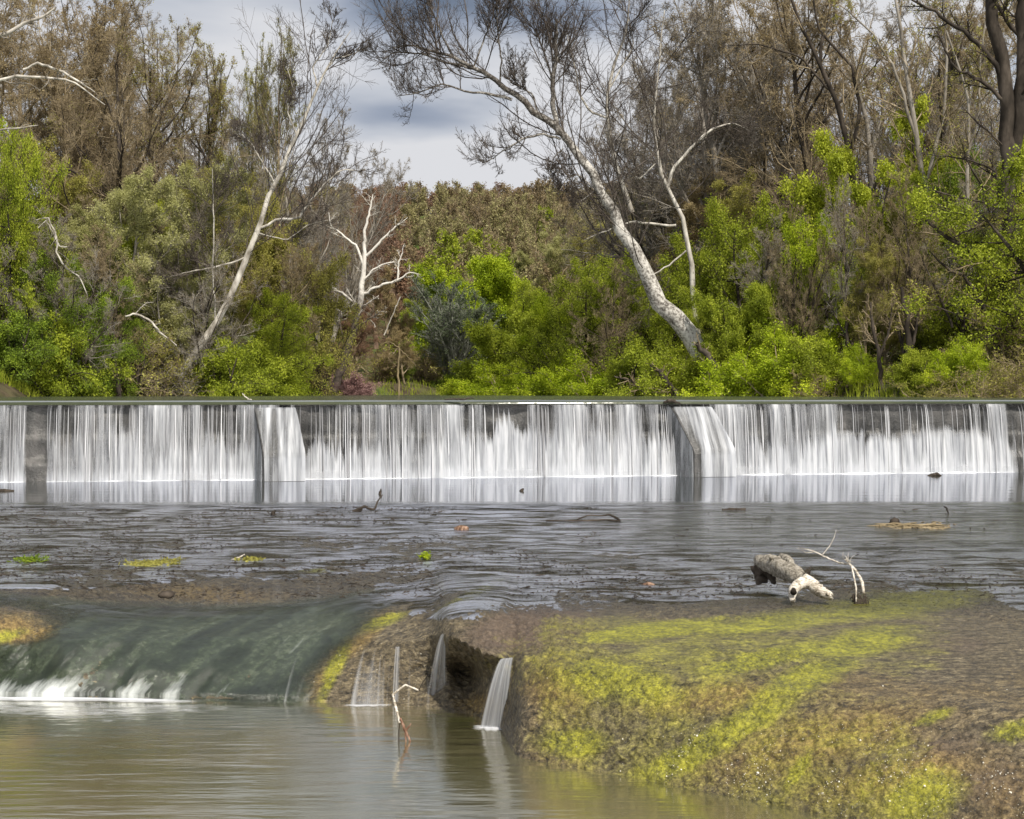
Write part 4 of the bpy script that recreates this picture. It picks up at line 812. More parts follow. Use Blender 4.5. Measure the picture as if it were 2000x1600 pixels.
SP['round'] = build_tree('leafy_tree', 23, 12, [lv(22, .08, .95, .62, 60, .07, .1, 8, .5, .02), lv(10, .15, 1, .45, 50, .05, .16, 6, .5, .012), lv(9, .1, 1, .5, 50, .02, .2, 4, .6, .01)], M_dark, LF_mid, .2, multi=3, leaf=[(3, 24, .085, .24)])
SP['fan'] = build_tree('fan_tree', 13, 11, [lv(16, .08, .9, .85, 26, .06, .07, 9, .5, .02), lv(9, .2, 1, .42, 28, .06, .1, 7, .5, .014), lv(9, .1, 1, .42, 32, .04, .14, 5, .6, .011), lv(6, .1, 1, .5, 35, .02, .2, 3, .5, .006)], M_bluegrey, LF_bluegreen, .2, multi=3, leaf=[(4, 1, .05, .1)])

def place(kind, px, d, top, label, wid=1.0, rot=None, trunkm=None, twigm=None, leafm=None, name=None, cat='tree', group=None, basez=None):
    tm, cm, H = SP[kind]; x = (px - 1000) / F * d; z = float(Gz(x, d)) - .15 if basez is None else basez
    h = CH + (HZ - top) / F * d - z; s = h / H
    nm = name or {'bare1': 'bare_tree', 'bare2': 'bare_tree', 'bare3': 'bare_tree', 'bud1': 'budding_tree', 'bud2': 'budding_tree', 'leaf1': 'leafy_tree', 'leaf2': 'leafy_tree', 'leaf3': 'leafy_tree', 'shrub1': 'shrub', 'shrub2': 'shrub', 'thicket': 'thicket', 'round': 'leafy_tree', 'fan': 'fan_tree'}[kind]
    group = group or {'bare_tree': 'bare trees of the wood', 'budding_tree': 'budding trees of the wood', 'leafy_tree': 'leafy trees on the banks', 'shrub': 'shrubs along the water edge', 'thicket': 'brown brush thickets on the banks'}.get(nm)
    r = empty(nm, (x, d, z)); tag(r, label, cat, group); r.scale = (s * wid, s * wid, s); r.rotation_euler = (0, 0, px * .37 if rot is None else rot)
    a = link('trunk', tm, r); b = link('crown', cm, r)
    for o, slot, m in ((a, 0, trunkm), (b, 0, twigm or trunkm), (b, 1, leafm)):
        if m is not None: o.material_slots[slot].link = 'OBJECT'; o.material_slots[slot].material = m
    return r
# --- left bank, back to front
T = [
 ('bare1', 20, 108, -60, 'tall bare brown tree at the far left behind everything', dict(wid=1.0)),
 ('bare3', 95, 100, -90, 'tall bare brown tree behind the white overhanging limbs', dict(leafm=LF_bud, trunkm=M_dark, twigm=M_brown)),
 ('bare1', 170, 96, -40, 'bare brown tree with spreading crown right of the overhanging limbs', dict(rot=2.1)),
 ('bare2', 245, 90, -20, 'bare tree with dark forked trunk in the left wood', dict(trunkm=M_dark, twigm=M_brown)),
 ('bare1', 320, 94, 5, 'bare tree at the right shoulder of the left wood against the sky', dict(rot=4.0, trunkm=M_dark, twigm=M_brown, leafm=LF_olive, wid=.9)),
 ('bare3', 395, 98, 95, 'bare tree with dark upswept branches left of the wispy tall trees', dict(trunkm=M_dark, twigm=M_brown, leafm=LF_olive)),
 ('bare3', 450, 112, 60, 'wispy tall olive tree, left of the wispy pair', dict(wid=.62, leafm=LF_olive, twigm=M_olivetwig)),
 ('bare3', 510, 112, 45, 'wispy tall olive tree, right of the wispy pair', dict(wid=.62, rot=2.2, leafm=LF_olive, twigm=M_olivetwig)),
 ('bare2', 570, 118, 165, 'pale grey bare tree behind the leaning white tree', dict(wid=.9)),
 ('bare2', 625, 122, 205, 'low bare grey tree at the right edge of the left wood', dict(wid=.75, rot=1.0)),
 ('bud1', 60, 86, 250, 'olive budding tree low in the far left wood', dict()),
 ('bud2', 190, 84, 330, 'pale grey green blossoming tree in the left wood', dict()),
 ('bud2', 290, 86, 300, 'pale blossoming tree right of the other, lit yellow green', dict(rot=1.7)),
 ('leaf3', 325, 90, 385, 'small yellow green tree peeking between the pale blossoming trees', dict(wid=.7)),
 ('bud1', 395, 92, 290, 'brown olive budding tree left of the leaning white trunk', dict(wid=.9, leafm=LF_olive)),
 ('bud1', 455, 98, 330, 'brown budding tree directly behind the leaning white trunk', dict(wid=.8, rot=2.5)),
 ('leaf2', 20, 79, 225, 'bright green leafy tree at the left picture edge', dict(wid=.42, leafm=LF_mid)),
 ('leaf2', 75, 78, 480, 'dark green leafy tree low at the far left', dict(leafm=LF_green, wid=.9)),
 ('leaf3', 250, 84, 430, 'thin yellow green tree in the middle of the left wood', dict(wid=.7)),
 ('bud2', 120, 80, 420, 'grey green budding tree behind the far left shrubs', dict(rot=3.3)),
 ('bud2', 345, 86, 470, 'pale olive tree above the bare arching bush', dict(rot=5.0, wid=1.1)),
 ('leaf3', 560, 100, 375, 'tall olive yellow tree right of the leaning white tree', dict(leafm=LF_olive, wid=.75)),
 ('leaf2', 610, 98, 480, 'rounded olive yellow tree beside the brown thicket', dict(leafm=LF_olive, wid=.75)),
 ('leaf2', 530, 93, 560, 'olive green bush below the branch of the leaning white tree', dict(leafm=LF_mid)),
 ('shrub1', 20, 76, 590, 'dark green shrub on the bank at the left edge', dict(leafm=LF_green)),
 ('shrub1', 100, 77, 600, 'dark green shrub with bright tips near the left edge', dict(rot=2)),
 ('shrub1', 175, 79, 640, 'dark green shrub on the left bank beside the arching bush', dict(rot=4, leafm=LF_green)),
 ('thicket', 270, 82, 620, 'bare arching bush on the left bank', dict(twigm=M_brown, trunkm=M_dark)),
 ('thicket', 345, 84, 640, 'bare brown brush around the foot of the leaning white tree', dict(twigm=M_grey, trunkm=M_brown)),
 ('shrub1', 420, 85, 640, 'green shrub right of the leaning white tree foot', dict(rot=1)),
 ('shrub1', 500, 88, 655, 'green shrub at the water edge in front of the olive trees', dict(rot=3, wid=1.2)),
 ('shrub1', 570, 92, 690, 'low green shrub left of the pink blossom', dict(rot=5, wid=1.2)),
 ('shrub1', 600, 99, 705, 'pink blossoming bush, left of the two by the water', dict(leafm=LF_pink, twigm=M_red, wid=1.1)),
 ('shrub1', 690, 106, 722, 'pink blossoming bush, right of the two by the water', dict(leafm=LF_pink, twigm=M_red, rot=3, wid=1.5)),
# --- centre
 ('bare1', 650, 150, 375, 'reddish brown bare tree behind the dead white tree, left', dict(trunkm=M_red, leafm=LF_budred)),
 ('bare1', 735, 155, 355, 'reddish brown bare tree rising over the dead white tree', dict(trunkm=M_red, rot=2, leafm=LF_budred, wid=.9)),
 ('bud1', 690, 128, 470, 'russet budding tree behind the dead white tree foot', dict(twigm=M_red, leafm=LF_budred, wid=1.1)),
 ('bud1', 765, 130, 520, 'brown budding tree between the dead tree and the grey fan tree', dict(leafm=LF_bud)),
 ('round', 925, 136, 484, 'bright green round crowned tree behind the grey fan tree', dict(leafm=LF_lime, wid=1.0)),
 ('fan', 872, 126, 525, 'grey bare tree with fan of thin branches at the centre', dict(wid=1.6)),
 ('bud1', 1075, 150, 440, 'pale tan budding tree on the slope left of the great leaning trunk', dict(leafm=LF_pale, twigm=M_tan)),
 ('bare2', 1110, 160, 385, 'tan bare tree on the slope above the olive bushes', dict(twigm=M_tan)),
 ('thicket', 740, 124, 660, 'brown brush at the water edge below the dead white tree', dict(twigm=M_red, trunkm=M_brown, wid=1.3)),
 ('thicket', 655, 116, 650, 'russet brush beside the dead white tree trunk', dict(twigm=M_red, trunkm=M_brown, wid=1.3, rot=2)),
 ('shrub1', 830, 128, 725, 'low dark shrub under the grey fan tree', dict(leafm=LF_green, wid=1.5)),
 ('round', 1010, 108, 596, 'lime green bush leaning over the water right of the fan tree', dict(wid=1.05)),
 ('leaf1', 1095, 104, 560, 'lime green tree in the middle of the bright bank', dict(rot=2, wid=.9, leafm=LF_lime)),
 ('leaf2', 1140, 104, 500, 'olive green tree left of the great leaning trunk', dict(leafm=LF_mid)),
 ('leaf2', 1225, 100, 480, 'olive green tree behind the great leaning trunk', dict(leafm=LF_mid, rot=2)),
 ('shrub2', 980, 104, 690, 'low lime shrub at the water edge by the fan tree', dict(wid=1.4)),
 ('shrub2', 1070, 99, 680, 'lime shrub at the water edge in the middle of the bright bank', dict(wid=1.3, rot=2)),
 ('shrub2', 1160, 95, 665, 'lime shrub left of the great leaning trunk foot', dict(wid=1.2, rot=4)),
 ('shrub1', 1240, 91, 655, 'olive shrub under the great leaning trunk', dict(wid=1.2)),
# --- right bank
 ('bare2', 1240, 128, 90, 'slim grey bare tree behind the great leaning tree, left', dict(wid=.8)),
 ('bare2', 1310, 124, 10, 'tall grey bare tree behind the great leaning tree', dict(rot=1.3, wid=.9, trunkm=M_dark, twigm=M_grey)),
 ('bare2', 1390, 118, -60, 'tall pale trunked bare tree in the right wood', dict(rot=2.4)),
 ('bare1', 1450, 112, -100, 'tall bare tree with pale trunk right of the sycamores', dict(trunkm=M_grey)),
 ('bare1', 1530, 108, -80, 'tall bare brown tree left of the forked dark trunks', dict(rot=1, trunkm=M_dark, twigm=M_brown)),
 ('bare1', 1620, 104, -120, 'tall bare brown tree behind the forked dark trunks', dict(rot=3, trunkm=M_dark, twigm=M_brown)),
 ('bare2', 1700, 110, -90, 'tall bare grey tree right of the forked dark trunks', dict(rot=4)),
 ('bare1', 1790, 100, -60, 'bare brown tree in the gap left of the massive trunk', dict(rot=5, wid=.9, trunkm=M_dark, twigm=M_brown)),
 ('bare2', 1870, 104, 10, 'thin grey bare tree beside the massive trunk', dict(rot=2, wid=.8)),
 ('bare2', 1965, 98, -60, 'bare grey tree behind the massive trunk', dict(rot=.6)),
 ('bud1', 1330, 112, 330, 'brown budding tree between the two white sycamores', dict(leafm=LF_bud, twigm=M_brown)),
 ('bud1', 1430, 104, 330, 'olive budding tree right of the two sycamores', dict(leafm=LF_olive)),
 ('leaf2', 1400, 96, 440, 'yellow green tree behind the great trunk foot', dict(leafm=LF_mid)),
 ('leaf2', 1470, 92, 370, 'soft green tree in the right wood under the bare crowns', dict(rot=3, leafm=LF_mid, wid=.8)),
 ('leaf3', 1625, 88, 235, 'tall yellow green leafy tree in the middle of the right wood', dict(wid=.75)),
 ('leaf3', 1700, 86, 300, 'yellow green leafy tree right of the tallest one', dict(wid=.8, rot=3)),
 ('leaf3', 1790, 90, 180, 'thin yellow green tree before the bare crowns at right', dict(wid=.55, rot=1, leafm=LF_yellow)),
 ('leaf1', 1560, 84, 405, 'vivid green leafy tree in the right wood', dict(wid=.72)),
 ('leaf2', 1880, 88, 280, 'dark green leafy tree beside the massive trunk', dict(leafm=LF_green, wid=.6)),
 ('leaf3', 1975, 82, 250, 'yellow green ivy hung tree at the right edge', dict(leafm=LF_yellow, wid=.45)),
 ('bud1', 1760, 84, 380, 'brown olive budding tree behind the arching dark limbs', dict(leafm=LF_olive)),
 ('bud1', 1690, 80, 450, 'brown budding tree left of the arching dark limbs', dict(rot=2, leafm=LF_olive, wid=.8)),
 ('leaf2', 1930, 82, 440, 'green tree behind the arching dark limbs', dict(rot=4, leafm=LF_mid)),
 ('shrub2', 1340, 87, 640, 'yellow green shrub at the foot of the great leaning trunk', dict(rot=1, wid=1.1, leafm=LF_mid)),
 ('round', 1450, 84, 540, 'vivid lime bush right of the great leaning trunk', dict(wid=.9)),
 ('shrub2', 1440, 82, 640, 'lime shrub at the water edge right of the great trunk', dict(rot=2, wid=1.2)),
 ('shrub2', 1530, 79, 610, 'vivid lime shrub under the vivid green tree', dict(rot=3, wid=1.1)),
 ('shrub1', 1610, 77, 640, 'green shrub left of the dark trunk pair', dict(rot=4, wid=1.1)),
 ('shrub2', 1690, 75, 660, 'lime shrub before the dark trunk pair', dict(rot=5, wid=.9)),
 ('shrub1', 1770, 72, 670, 'green shrub right of the dark trunk pair', dict(rot=1, wid=1.1)),
 ('shrub2', 1860, 70, 640, 'lime shrub under the arching dark limbs', dict(rot=2, wid=1.0)),
 ('thicket', 1600, 76, 700, 'dead brown brush at the water edge of the right bank', dict(rot=1, twigm=M_brown)),
 ('thicket', 1930, 66, 685, 'tan brush on the right bank near the dam end, left part', dict(wid=1.2)),
 ('thicket', 2020, 63, 670, 'tan brush on the right bank near the dam end, at the edge', dict(rot=2, wid=1.3, twigm=M_tan)),
 ('thicket', 1830, 69, 720, 'low tan grass and brush before the lime shrub', dict(rot=3, wid=1.6, twigm=M_olivetwig)),
 ('thicket', 1975, 72, 560, 'brown thicket around the foot of the massive trunk', dict(rot=4, twigm=M_brown)),
# --- fine bare trees in front of and between the leafy ones
 ('bare2', 1545, 83, 400, 'fine bare tree rising before the vivid green tree', dict(wid=.7, trunkm=M_dark, twigm=M_brown)),
 ('bare1', 1655, 80, 330, 'fine bare tree rising before the tallest yellow green tree', dict(wid=.6, trunkm=M_dark, twigm=M_grey, rot=1)),
 ('bare2', 1780, 79, 300, 'fine bare tree before the arching dark limbs', dict(trunkm=M_dark, twigm=M_brown, rot=3, wid=.7)),
 ('bare1', 1880, 80, 360, 'fine bare tree between the arching limbs and the massive trunk', dict(trunkm=M_dark, twigm=M_grey, rot=4)),
 ('bare2', 1200, 97, 500, 'fine bare tree before the olive green tree by the great leaning trunk', dict(trunkm=M_dark, twigm=M_brown, rot=2)),
 ('bare1', 1470, 87, 420, 'fine bare tree right of the great trunk foot', dict(trunkm=M_dark, twigm=M_grey, rot=5)),
 ('bare2', 130, 78, 400, 'fine bare tree before the dark greenery at the far left', dict(trunkm=M_dark, twigm=M_grey)),
 ('bare1', 235, 80, 430, 'fine bare tree before the pale blossoming tree', dict(trunkm=M_dark, twigm=M_brown, rot=2)),
 ('bare2', 400, 85, 380, 'fine bare tree left of the leaning white trunk', dict(trunkm=M_dark, twigm=M_grey, rot=3)),
 ('bare1', 580, 96, 450, 'fine bare tree before the olive yellow trees', dict(trunkm=M_brown, twigm=M_tan, rot=4)),
 ('bare1', 280, 104, -30, 'tall bare tree at the back of the left wood behind the dark forked trunk', dict(rot=3)),
 ('bare2', 370, 108, 20, 'tall bare tree at the back of the left wood before the sky gap', dict(rot=4)),
 ('bare1', 60, 104, -90, 'tall bare tree at the back of the far left wood', dict(rot=2.6)),
 ('bare1', 1570, 120, -60, 'tall bare tree at the back of the right wood, left', dict(rot=2.6)),
 ('bare2', 1740, 122, -80, 'tall bare tree at the back of the right wood, middle', dict(rot=.6)),
 ('bare1', 1850, 118, -60, 'tall bare tree at the back of the right wood, beside the massive trunk', dict(rot=4.6)),
# --- fill
 ('bud1', 700, 118, 600, 'short russet tree at the foot of the dead white tree', dict(twigm=M_red, leafm=LF_budred, wid=1.5)),
 ('bud1', 790, 122, 640, 'short brown tree left of the grey fan tree', dict(leafm=LF_bud, wid=1.6, rot=1)),
 ('bud2', 640, 125, 560, 'olive budding tree beside the olive yellow trees at the valley mouth', dict(leafm=LF_olive, wid=1.2)),
 ('bud2', 1040, 170, 462, 'pale tan fluffy tree on the slope', dict(leafm=LF_pale, wid=1.4, twigm=M_tan)),
 ('bud1', 1190, 150, 420, 'brown tree on the slope right of the great leaning trunk', dict(wid=1.3)),
 ('leaf2', 850, 145, 560, 'green tree left of the round crowned tree', dict(leafm=LF_mid, wid=1.1)),
 ('leaf2', 1010, 138, 540, 'green tree right of the round crowned tree', dict(leafm=LF_mid, wid=1.0, rot=1)),
 ('shrub1', 780, 126, 700, 'dark low shrub beside the broken pale trunk', dict(leafm=LF_green, wid=1.6)),
 ('shrub1', 905, 124, 715, 'dark low shrub right of the grey fan tree', dict(leafm=LF_green, wid=1.6, rot=3)),
 ('thicket', 830, 127, 665, 'brown brush behind the grey fan tree foot', dict(wid=1.5, twigm=M_brown)),
 ('leaf2', 1310, 95, 520, 'olive green tree filling the space under the great trunk', dict(leafm=LF_mid, wid=.9)),
 ('leaf1', 1370, 90, 590, 'lime tree hiding the foot of the slimmer sycamore', dict(leafm=LF_mid, wid=.8)),
 ('leaf2', 1640, 86, 470, 'mid green tree behind the lime shrubs of the right wood', dict(leafm=LF_mid, rot=3)),
 ('bud1', 1730, 82, 560, 'brown budding tree behind the dark trunk pair', dict(leafm=LF_olive, wid=1.3)),
 ('leaf2', 1830, 84, 530, 'green tree between the dark trunk pair and the arching limbs', dict(leafm=LF_mid, rot=5)),
 ('bud2', 450, 92, 560, 'pale olive budding tree right beside the leaning white trunk', dict(leafm=LF_olive, wid=1.2)),
 ('bud1', 300, 84, 600, 'brown budding tree behind the bare arching bush', dict(leafm=LF_olive, wid=1.4)),
 ('leaf2', 220, 82, 560, 'dark olive tree between pale blossom and bank shrubs', dict(leafm=LF_green, wid=.9)),
 ('bud2', 20, 82, 420, 'grey green budding tree at the left edge', dict(rot=2)),
 ('thicket', 1720, 76, 690, 'tangled brush between the dark trunks', dict(wid=1.4, twigm=M_brown)),
 ('bare3', 1490, 120, 120, 'bare upswept tree deep in the right wood', dict(leafm=LF_bud)),
 ('bare3', 1660, 116, 60, 'bare upswept tree behind the forked dark trunks', dict(leafm=LF_bud, rot=2)),
 ('bare2', 1345, 130, 150, 'grey bare tree deep behind the slimmer sycamore', dict(rot=5)),
 ('bare1', 130, 112, 60, 'bare brown tree deep in the left wood', dict(rot=5)),
 ('bare1', 220, 110, 110, 'bare brown tree deep in the left wood, right of the other', dict(rot=2)),
# --- outside the frame
 ('leaf2', -140, 76, 300, 'green tree just outside the left edge', dict()),
 ('bare1', -120, 92, -60, 'bare tree just outside the left edge', dict()),
 ('leaf2', 2120, 72, 260, 'green tree just outside the right edge', dict()),
 ('bare1', 2130, 86, -100, 'bare tree just outside the right edge', dict()),
]
for kd, px, d, top, lab, kw in T: place(kd, px, d, top, lab, **kw)

# ------------------------------------------------------------------ hero trees traced limb by limb
def hero(name, label, base, d, limbs, levels, barkm, twigm, leafm=None, leaf=None, seed=1, group=None, tr_sides=12):
    """limbs: list of (points[(px,py,dd)], radii in m, K)"""
    g = np.random.default_rng(seed); b = PD(base[0], base[1], d); gt = Geo(); gc_ = Geo(); cur = []
    K = 16
    for pts, rad in limbs:
        P = resample([PD(p[0], p[1], d + (p[2] if len(p) > 2 else 0)) for p in pts], K); r = np.interp(np.linspace(0, 1, K), np.linspace(0, 1, len(rad)), rad)
        P[1:-1] += g.normal(0, .25 * r[1:-1, None] + .01, (K - 2, 3)) 
        v, f = tubes(P[None], r[None], tr_sides if max(rad) > .12 else 7); gt.add(v, f); cur.append((P, r))
    P = np.stack([c[0] for c in cur]); R = np.stack([c[1] for c in cur]); cu = (P, R); allv = []
    for i, s in enumerate(levels):
        cu = spawn(*cu, s['n'], s.get('t0', .2), s.get('t1', 1), s['lf'], s['ang'], s.get('up', .05), s.get('wig', .12), s.get('K', 6), s.get('rf', .6), g, tip=s.get('tip', .01), taper=s.get('tp', .6), dirbias=s.get('bias'), lmin=s.get('lmin', 0))
        cu = (cu[0], np.minimum(cu[1], s.get('rmax', .08))); v, f = tubes(*cu, 4 if i == 0 else 3); gc_.add(v, f, 0); allv.append(cu)
    if leaf: 
        v, f, rr = leaves(g, allv[-1][0], *leaf); gc_.add(v, f, 1, rr, smooth=False)
    o = empty(name, b); tag(o, label, 'tree', group)
    link('trunk', gt.mesh(name + '_trunk', [barkm], b), o)
    if levels: link('crown', gc_.mesh(name + '_crown', [twigm, leafm or twigm], b), o)
    return o
hv = lambda n, lf, ang, up, wig, K, rmax, tip, t0=.15, **k: dict(n=n, lf=lf, ang=ang, up=up, wig=wig, K=K, rmax=rmax, tip=tip, t0=t0, **k)
M_syc, t, o = mat('sycamore_bark')
n = noise(t, 1.1, 5, .6); n2 = noise(t, 7, 5, .65); geo = N(t, 'ShaderNodeTexCoord')
sx = N(t, 'ShaderNodeSeparateXYZ'); L(t, geo.outputs['Object'], sx.inputs[0]); hgt = mapr(t, sx.outputs[2], 9, 20)
v = math_(t, 'SUBTRACT', math_(t, 'ADD', math_(t, 'MULTIPLY', n2, .6), math_(t, 'MULTIPLY', n, .4)), math_(t, 'MULTIPLY', hgt, .12))
col = ramp(t, v, [(.37, (.07, .06, .05)), (.45, (.22, .205, .185)), (.53, (.50, .48, .44)), (.7, (.72, .70, .66))])
princ(t, o, col, .8, .2, bump(t, n2, .4, .04))
M_twig = bark('dark_twig', (.035, .028, .024), (.08, .066, .056), (.16, .135, .115))
M_dead, t, o = mat('dead_tree_bark')
n = noise(t, 2.0, 6, .7); sx = N(t, 'ShaderNodeSeparateXYZ'); L(t, N(t, 'ShaderNodeTexCoord').outputs['Object'], sx.inputs[0])
v = mapr(t, math_(t, 'ADD', sx.outputs[2], math_(t, 'MULTIPLY', n, 3.0)), 7.2, 9.0)
col = mixc(t, v, ramp(t, n, [(.35, (.03, .024, .02)), (.65, (.14, .11, .09))]), ramp(t, n, [(.3, (.40, .37, .33)), (.5, (.70, .67, .62))]))
princ(t, o, col, .8, .2)
hero('sycamore_tree', 'great white barked sycamore leaning far left over the river', (1400, 745), 86, [
 ([(1412, 756), (1362, 690), (1325, 638), (1296, 595), (1265, 535), (1235, 485), (1203, 430), (1180, 380), (1150, 330), (1112, 286), (1085, 245)], [.52, .58, .58, .52, .46, .40, .35, .31, .27, .24, .20]),
 ([(1085, 245), (1050, 222), (1010, 190), (960, 150), (920, 130), (885, 112), (840, 97), (800, 88), (760, 95)], [.22, .2, .18, .15, .13, .10, .08, .06, .03]),
 ([(1090, 262), (1082, 215), (1080, 160), (1086, 100), (1088, 38)], [.15, .15, .13, .12, .07]),
 ([(1000, 195), (960, 185), (910, 178), (860, 162), (825, 180), (775, 188)], [.10, .08, .06, .05, .04, .02]),
 ([(930, 135), (880, 125), (820, 105), (770, 102), (733, 130)], [.08, .07, .05, .04, .02]),
 ([(975, 170), (980, 120), (972, 60), (968, -20)], [.06, .05, .04, .03]),
 ([(925, 132), (945, 80), (965, 30), (975, -20)], [.06, .05, .03, .02]),
 ([(885, 112), (860, 60), (840, 10), (825, -40)], [.06, .05, .03, .02]),
 ([(1095, 272), (1060, 262), (1025, 268), (990, 290), (945, 320)], [.08, .07, .06, .04, .02]),
 ([(1050, 222), (1040, 185), (1005, 160), (1002, 120)], [.06, .05, .04, .02]),
 ([(1082, 190), (1070, 120), (1045, 60), (1005, 10)], [.05, .05, .04, .02]),
 ([(1200, 425), (1180, 395), (1165, 370), (1140, 390), (1120, 400)], [.06, .05, .04, .03, .02]),
 ([(1165, 372), (1130, 340), (1105, 350), (1090, 380)], [.05, .04, .03, .02]),
 ([(1100, 290), (1080, 310), (1073, 350)], [.04, .03, .02]),
 ], [hv(20, .46, 58, .13, .13, 9, .035, .012, .40, bias=(0, 0, .3), tp=.15), hv(11, .42, 42, .10, .15, 7, .016, .008, .08, tp=.3), hv(9, .45, 38, .08, .18, 4, .010, .006)], M_syc, M_twig, None, None, 101)
hero('sycamore_tree', 'second slimmer white sycamore standing just behind the great leaning one', (1368, 690), 92, [
 ([(1368, 700), (1357, 600), (1347, 500), (1335, 430), (1310, 380), (1290, 340), (1280, 290), (1277, 220), (1290, 100), (1298, 20)], [.20, .19, .17, .15, .13, .11, .09, .07, .05, .03]),
 ([(1305, 365), (1318, 325), (1350, 290), (1385, 255), (1430, 240), (1462, 255)], [.12, .11, .1, .09, .06, .03]),
 ([(1320, 440), (1290, 440), (1240, 432), (1200, 446), (1170, 455), (1140, 470)], [.08, .08, .07, .05, .04, .02]),
 ([(1340, 490), (1310, 515), (1275, 540), (1255, 550), (1275, 570), (1278, 600)], [.06, .06, .05, .04, .03, .02]),
 ([(1235, 415), (1205, 330), (1190, 270), (1185, 190), (1200, 120), (1225, 60), (1230, -20)], [.16, .15, .13, .11, .09, .06, .03], ),
 ([(1183, 230), (1150, 215), (1130, 180), (1125, 140), (1105, 60)], [.08, .07, .05, .04, .02]),
 ([(1193, 170), (1215, 130), (1238, 90), (1230, 40), (1210, 0)], [.06, .05, .04, .03, .02]),
 ([(1280, 320), (1250, 350), (1205, 330), (1190, 300)], [.05, .04, .03, .02]),
 ], [hv(15, .45, 50, .06, .16, 8, .03, .012, .3, tp=.2), hv(11, .45, 45, .05, .18, 6, .016, .008, .1, tp=.3), hv(8, .45, 42, .03, .2, 4, .010, .006)], M_white, M_twig, None, None, 102)
hero('leaning_tree', 'slender white barked tree leaning right over the left bank', (340, 750), 84, [
 ([(338, 752), (380, 690), (425, 625), (455, 565), (478, 515), (490, 470), (510, 430), (530, 370), (548, 335), (575, 275), (605, 205), (635, 140), (660, 95), (685, 60)], [.22, .22, .2, .19, .18, .17, .16, .14, .13, .11, .09, .07, .05, .02]),
 ([(508, 445), (540, 430), (585, 425), (610, 385), (665, 330), (705, 335)], [.08, .08, .07, .05, .04, .02]),
 ([(635, 140), (655, 115), (690, 105), (706, 98)], [.04, .04, .03, .01]),
 ([(620, 170), (610, 130), (640, 90), (650, 40)], [.05, .04, .03, .01]),
 ([(580, 265), (560, 215), (575, 180), (560, 130)], [.05, .04, .03, .02]),
 ([(538, 360), (520, 330), (490, 280), (465, 255)], [.05, .05, .04, .02]),
 ([(485, 500), (450, 515), (380, 530), (310, 545)], [.05, .05, .04, .02]),
 ([(505, 455), (560, 470), (600, 440), (640, 430)], [.03, .03, .03, .02]),
 ([(420, 625), (416, 550), (418, 440), (415, 330)], [.05, .05, .04, .02]),
 ], [hv(17, .40, 48, .09, .14, 8, .025, .011, .35, tp=.2), hv(11, .45, 42, .07, .16, 6, .015, .008, .1, tp=.3), hv(8, .45, 42, .05, .2, 4, .010, .006)], M_white, M_twig, None, None, 103)
hero('dead_tree', 'dead tree with bleached white forking limbs over a dark trunk', (655, 755), 105, [
 ([(650, 765), (672, 700), (690, 650), (700, 600), (706, 560), (712, 500)], [.34, .3, .27, .24, .2, .15]),
 ([(712, 500), (712, 450), (722, 410), (728, 380)], [.14, .11, .08, .03]),
 ([(716, 500), (745, 470), (770, 445), (796, 425)], [.10, .09, .07, .02]),
 ([(710, 520), (695, 480), (665, 455), (645, 440), (642, 415)], [.11, .1, .08, .05, .02]),
 ([(698, 600), (680, 580), (655, 565), (625, 552), (615, 545)], [.11, .1, .08, .05, .02]),
 ([(704, 580), (725, 565), (755, 555), (775, 548), (800, 532), (818, 535)], [.11, .1, .09, .08, .05, .02]),
 ([(776, 546), (778, 520), (786, 490), (788, 478)], [.06, .06, .05, .02]),
 ([(710, 548), (728, 528), (750, 515), (770, 512), (774, 520)], [.07, .07, .06, .05, .02]),
 ([(704, 600), (722, 590), (740, 578)], [.06, .05, .02]),
 ([(696, 640), (718, 625), (752, 603)], [.08, .06, .02]),
 ([(672, 668), (666, 640), (665, 600)], [.06, .05, .03])],
 [hv(7, .34, 45, .06, .14, 6, .03, .014, .4), hv(5, .5, 45, .03, .18, 4, .02, .012, .1)], M_dead, M_white, None, None, 104)
hero('snag', 'thin pale broken trunk standing at the water edge, right of the dead tree', (778, 776), 116, [([(779, 780), (778, 720), (780, 680)], [.10, .09, .07]), ([(780, 680), (762, 668), (742, 672)], [.04, .03, .02]), ([(780, 682), (790, 690), (812, 715)], [.03, .03, .02])], [], M_tan, M_tan, None, None, 105)
hero('snag', 'thin white pole leaning in the brown wood above the broken trunk', (752, 645), 128, [([(750, 655), (765, 620), (782, 580)], [.06, .06, .05])], [], M_white, M_white, None, None, 106)
# overhanging white limbs from a sycamore rooted outside the left edge
hero('overhanging_tree', 'white sycamore limbs reaching in from beyond the left edge', (-160, 760), 72, [
 ([(-160, 780), (-170, 500), (-150, 300), (-120, 200), (-60, 120)], [.45, .4, .32, .26, .2]),
 ([(-60, 120), (-20, 70), (15, 66), (45, 45), (78, 37), (110, 14)], [.15, .12, .11, .09, .07, .04]),
 ([(-120, 200), (-40, 165), (30, 148), (90, 152), (140, 158), (170, 178), (205, 205)], [.13, .10, .08, .07, .06, .04, .02]),
 ([(45, 136), (75, 124), (110, 135), (140, 150), (185, 180)], [.05, .07, .07, .05, .02]),
 ([(-150, 300), (-60, 260), (20, 252), (75, 245)], [.1, .07, .05, .03]),
 ([(75, 40), (60, 20), (62, 0)], [.04, .03, .02]),
 ], [hv(7, .28, 50, .03, .18, 7, .035, .012, .3), hv(6, .45, 50, .0, .2, 5, .02, .010, .1), hv(4, .5, 50, 0, .2, 3, .012, .008)], M_white, M_grey, LF_bud, (1, .04, .05), 107)
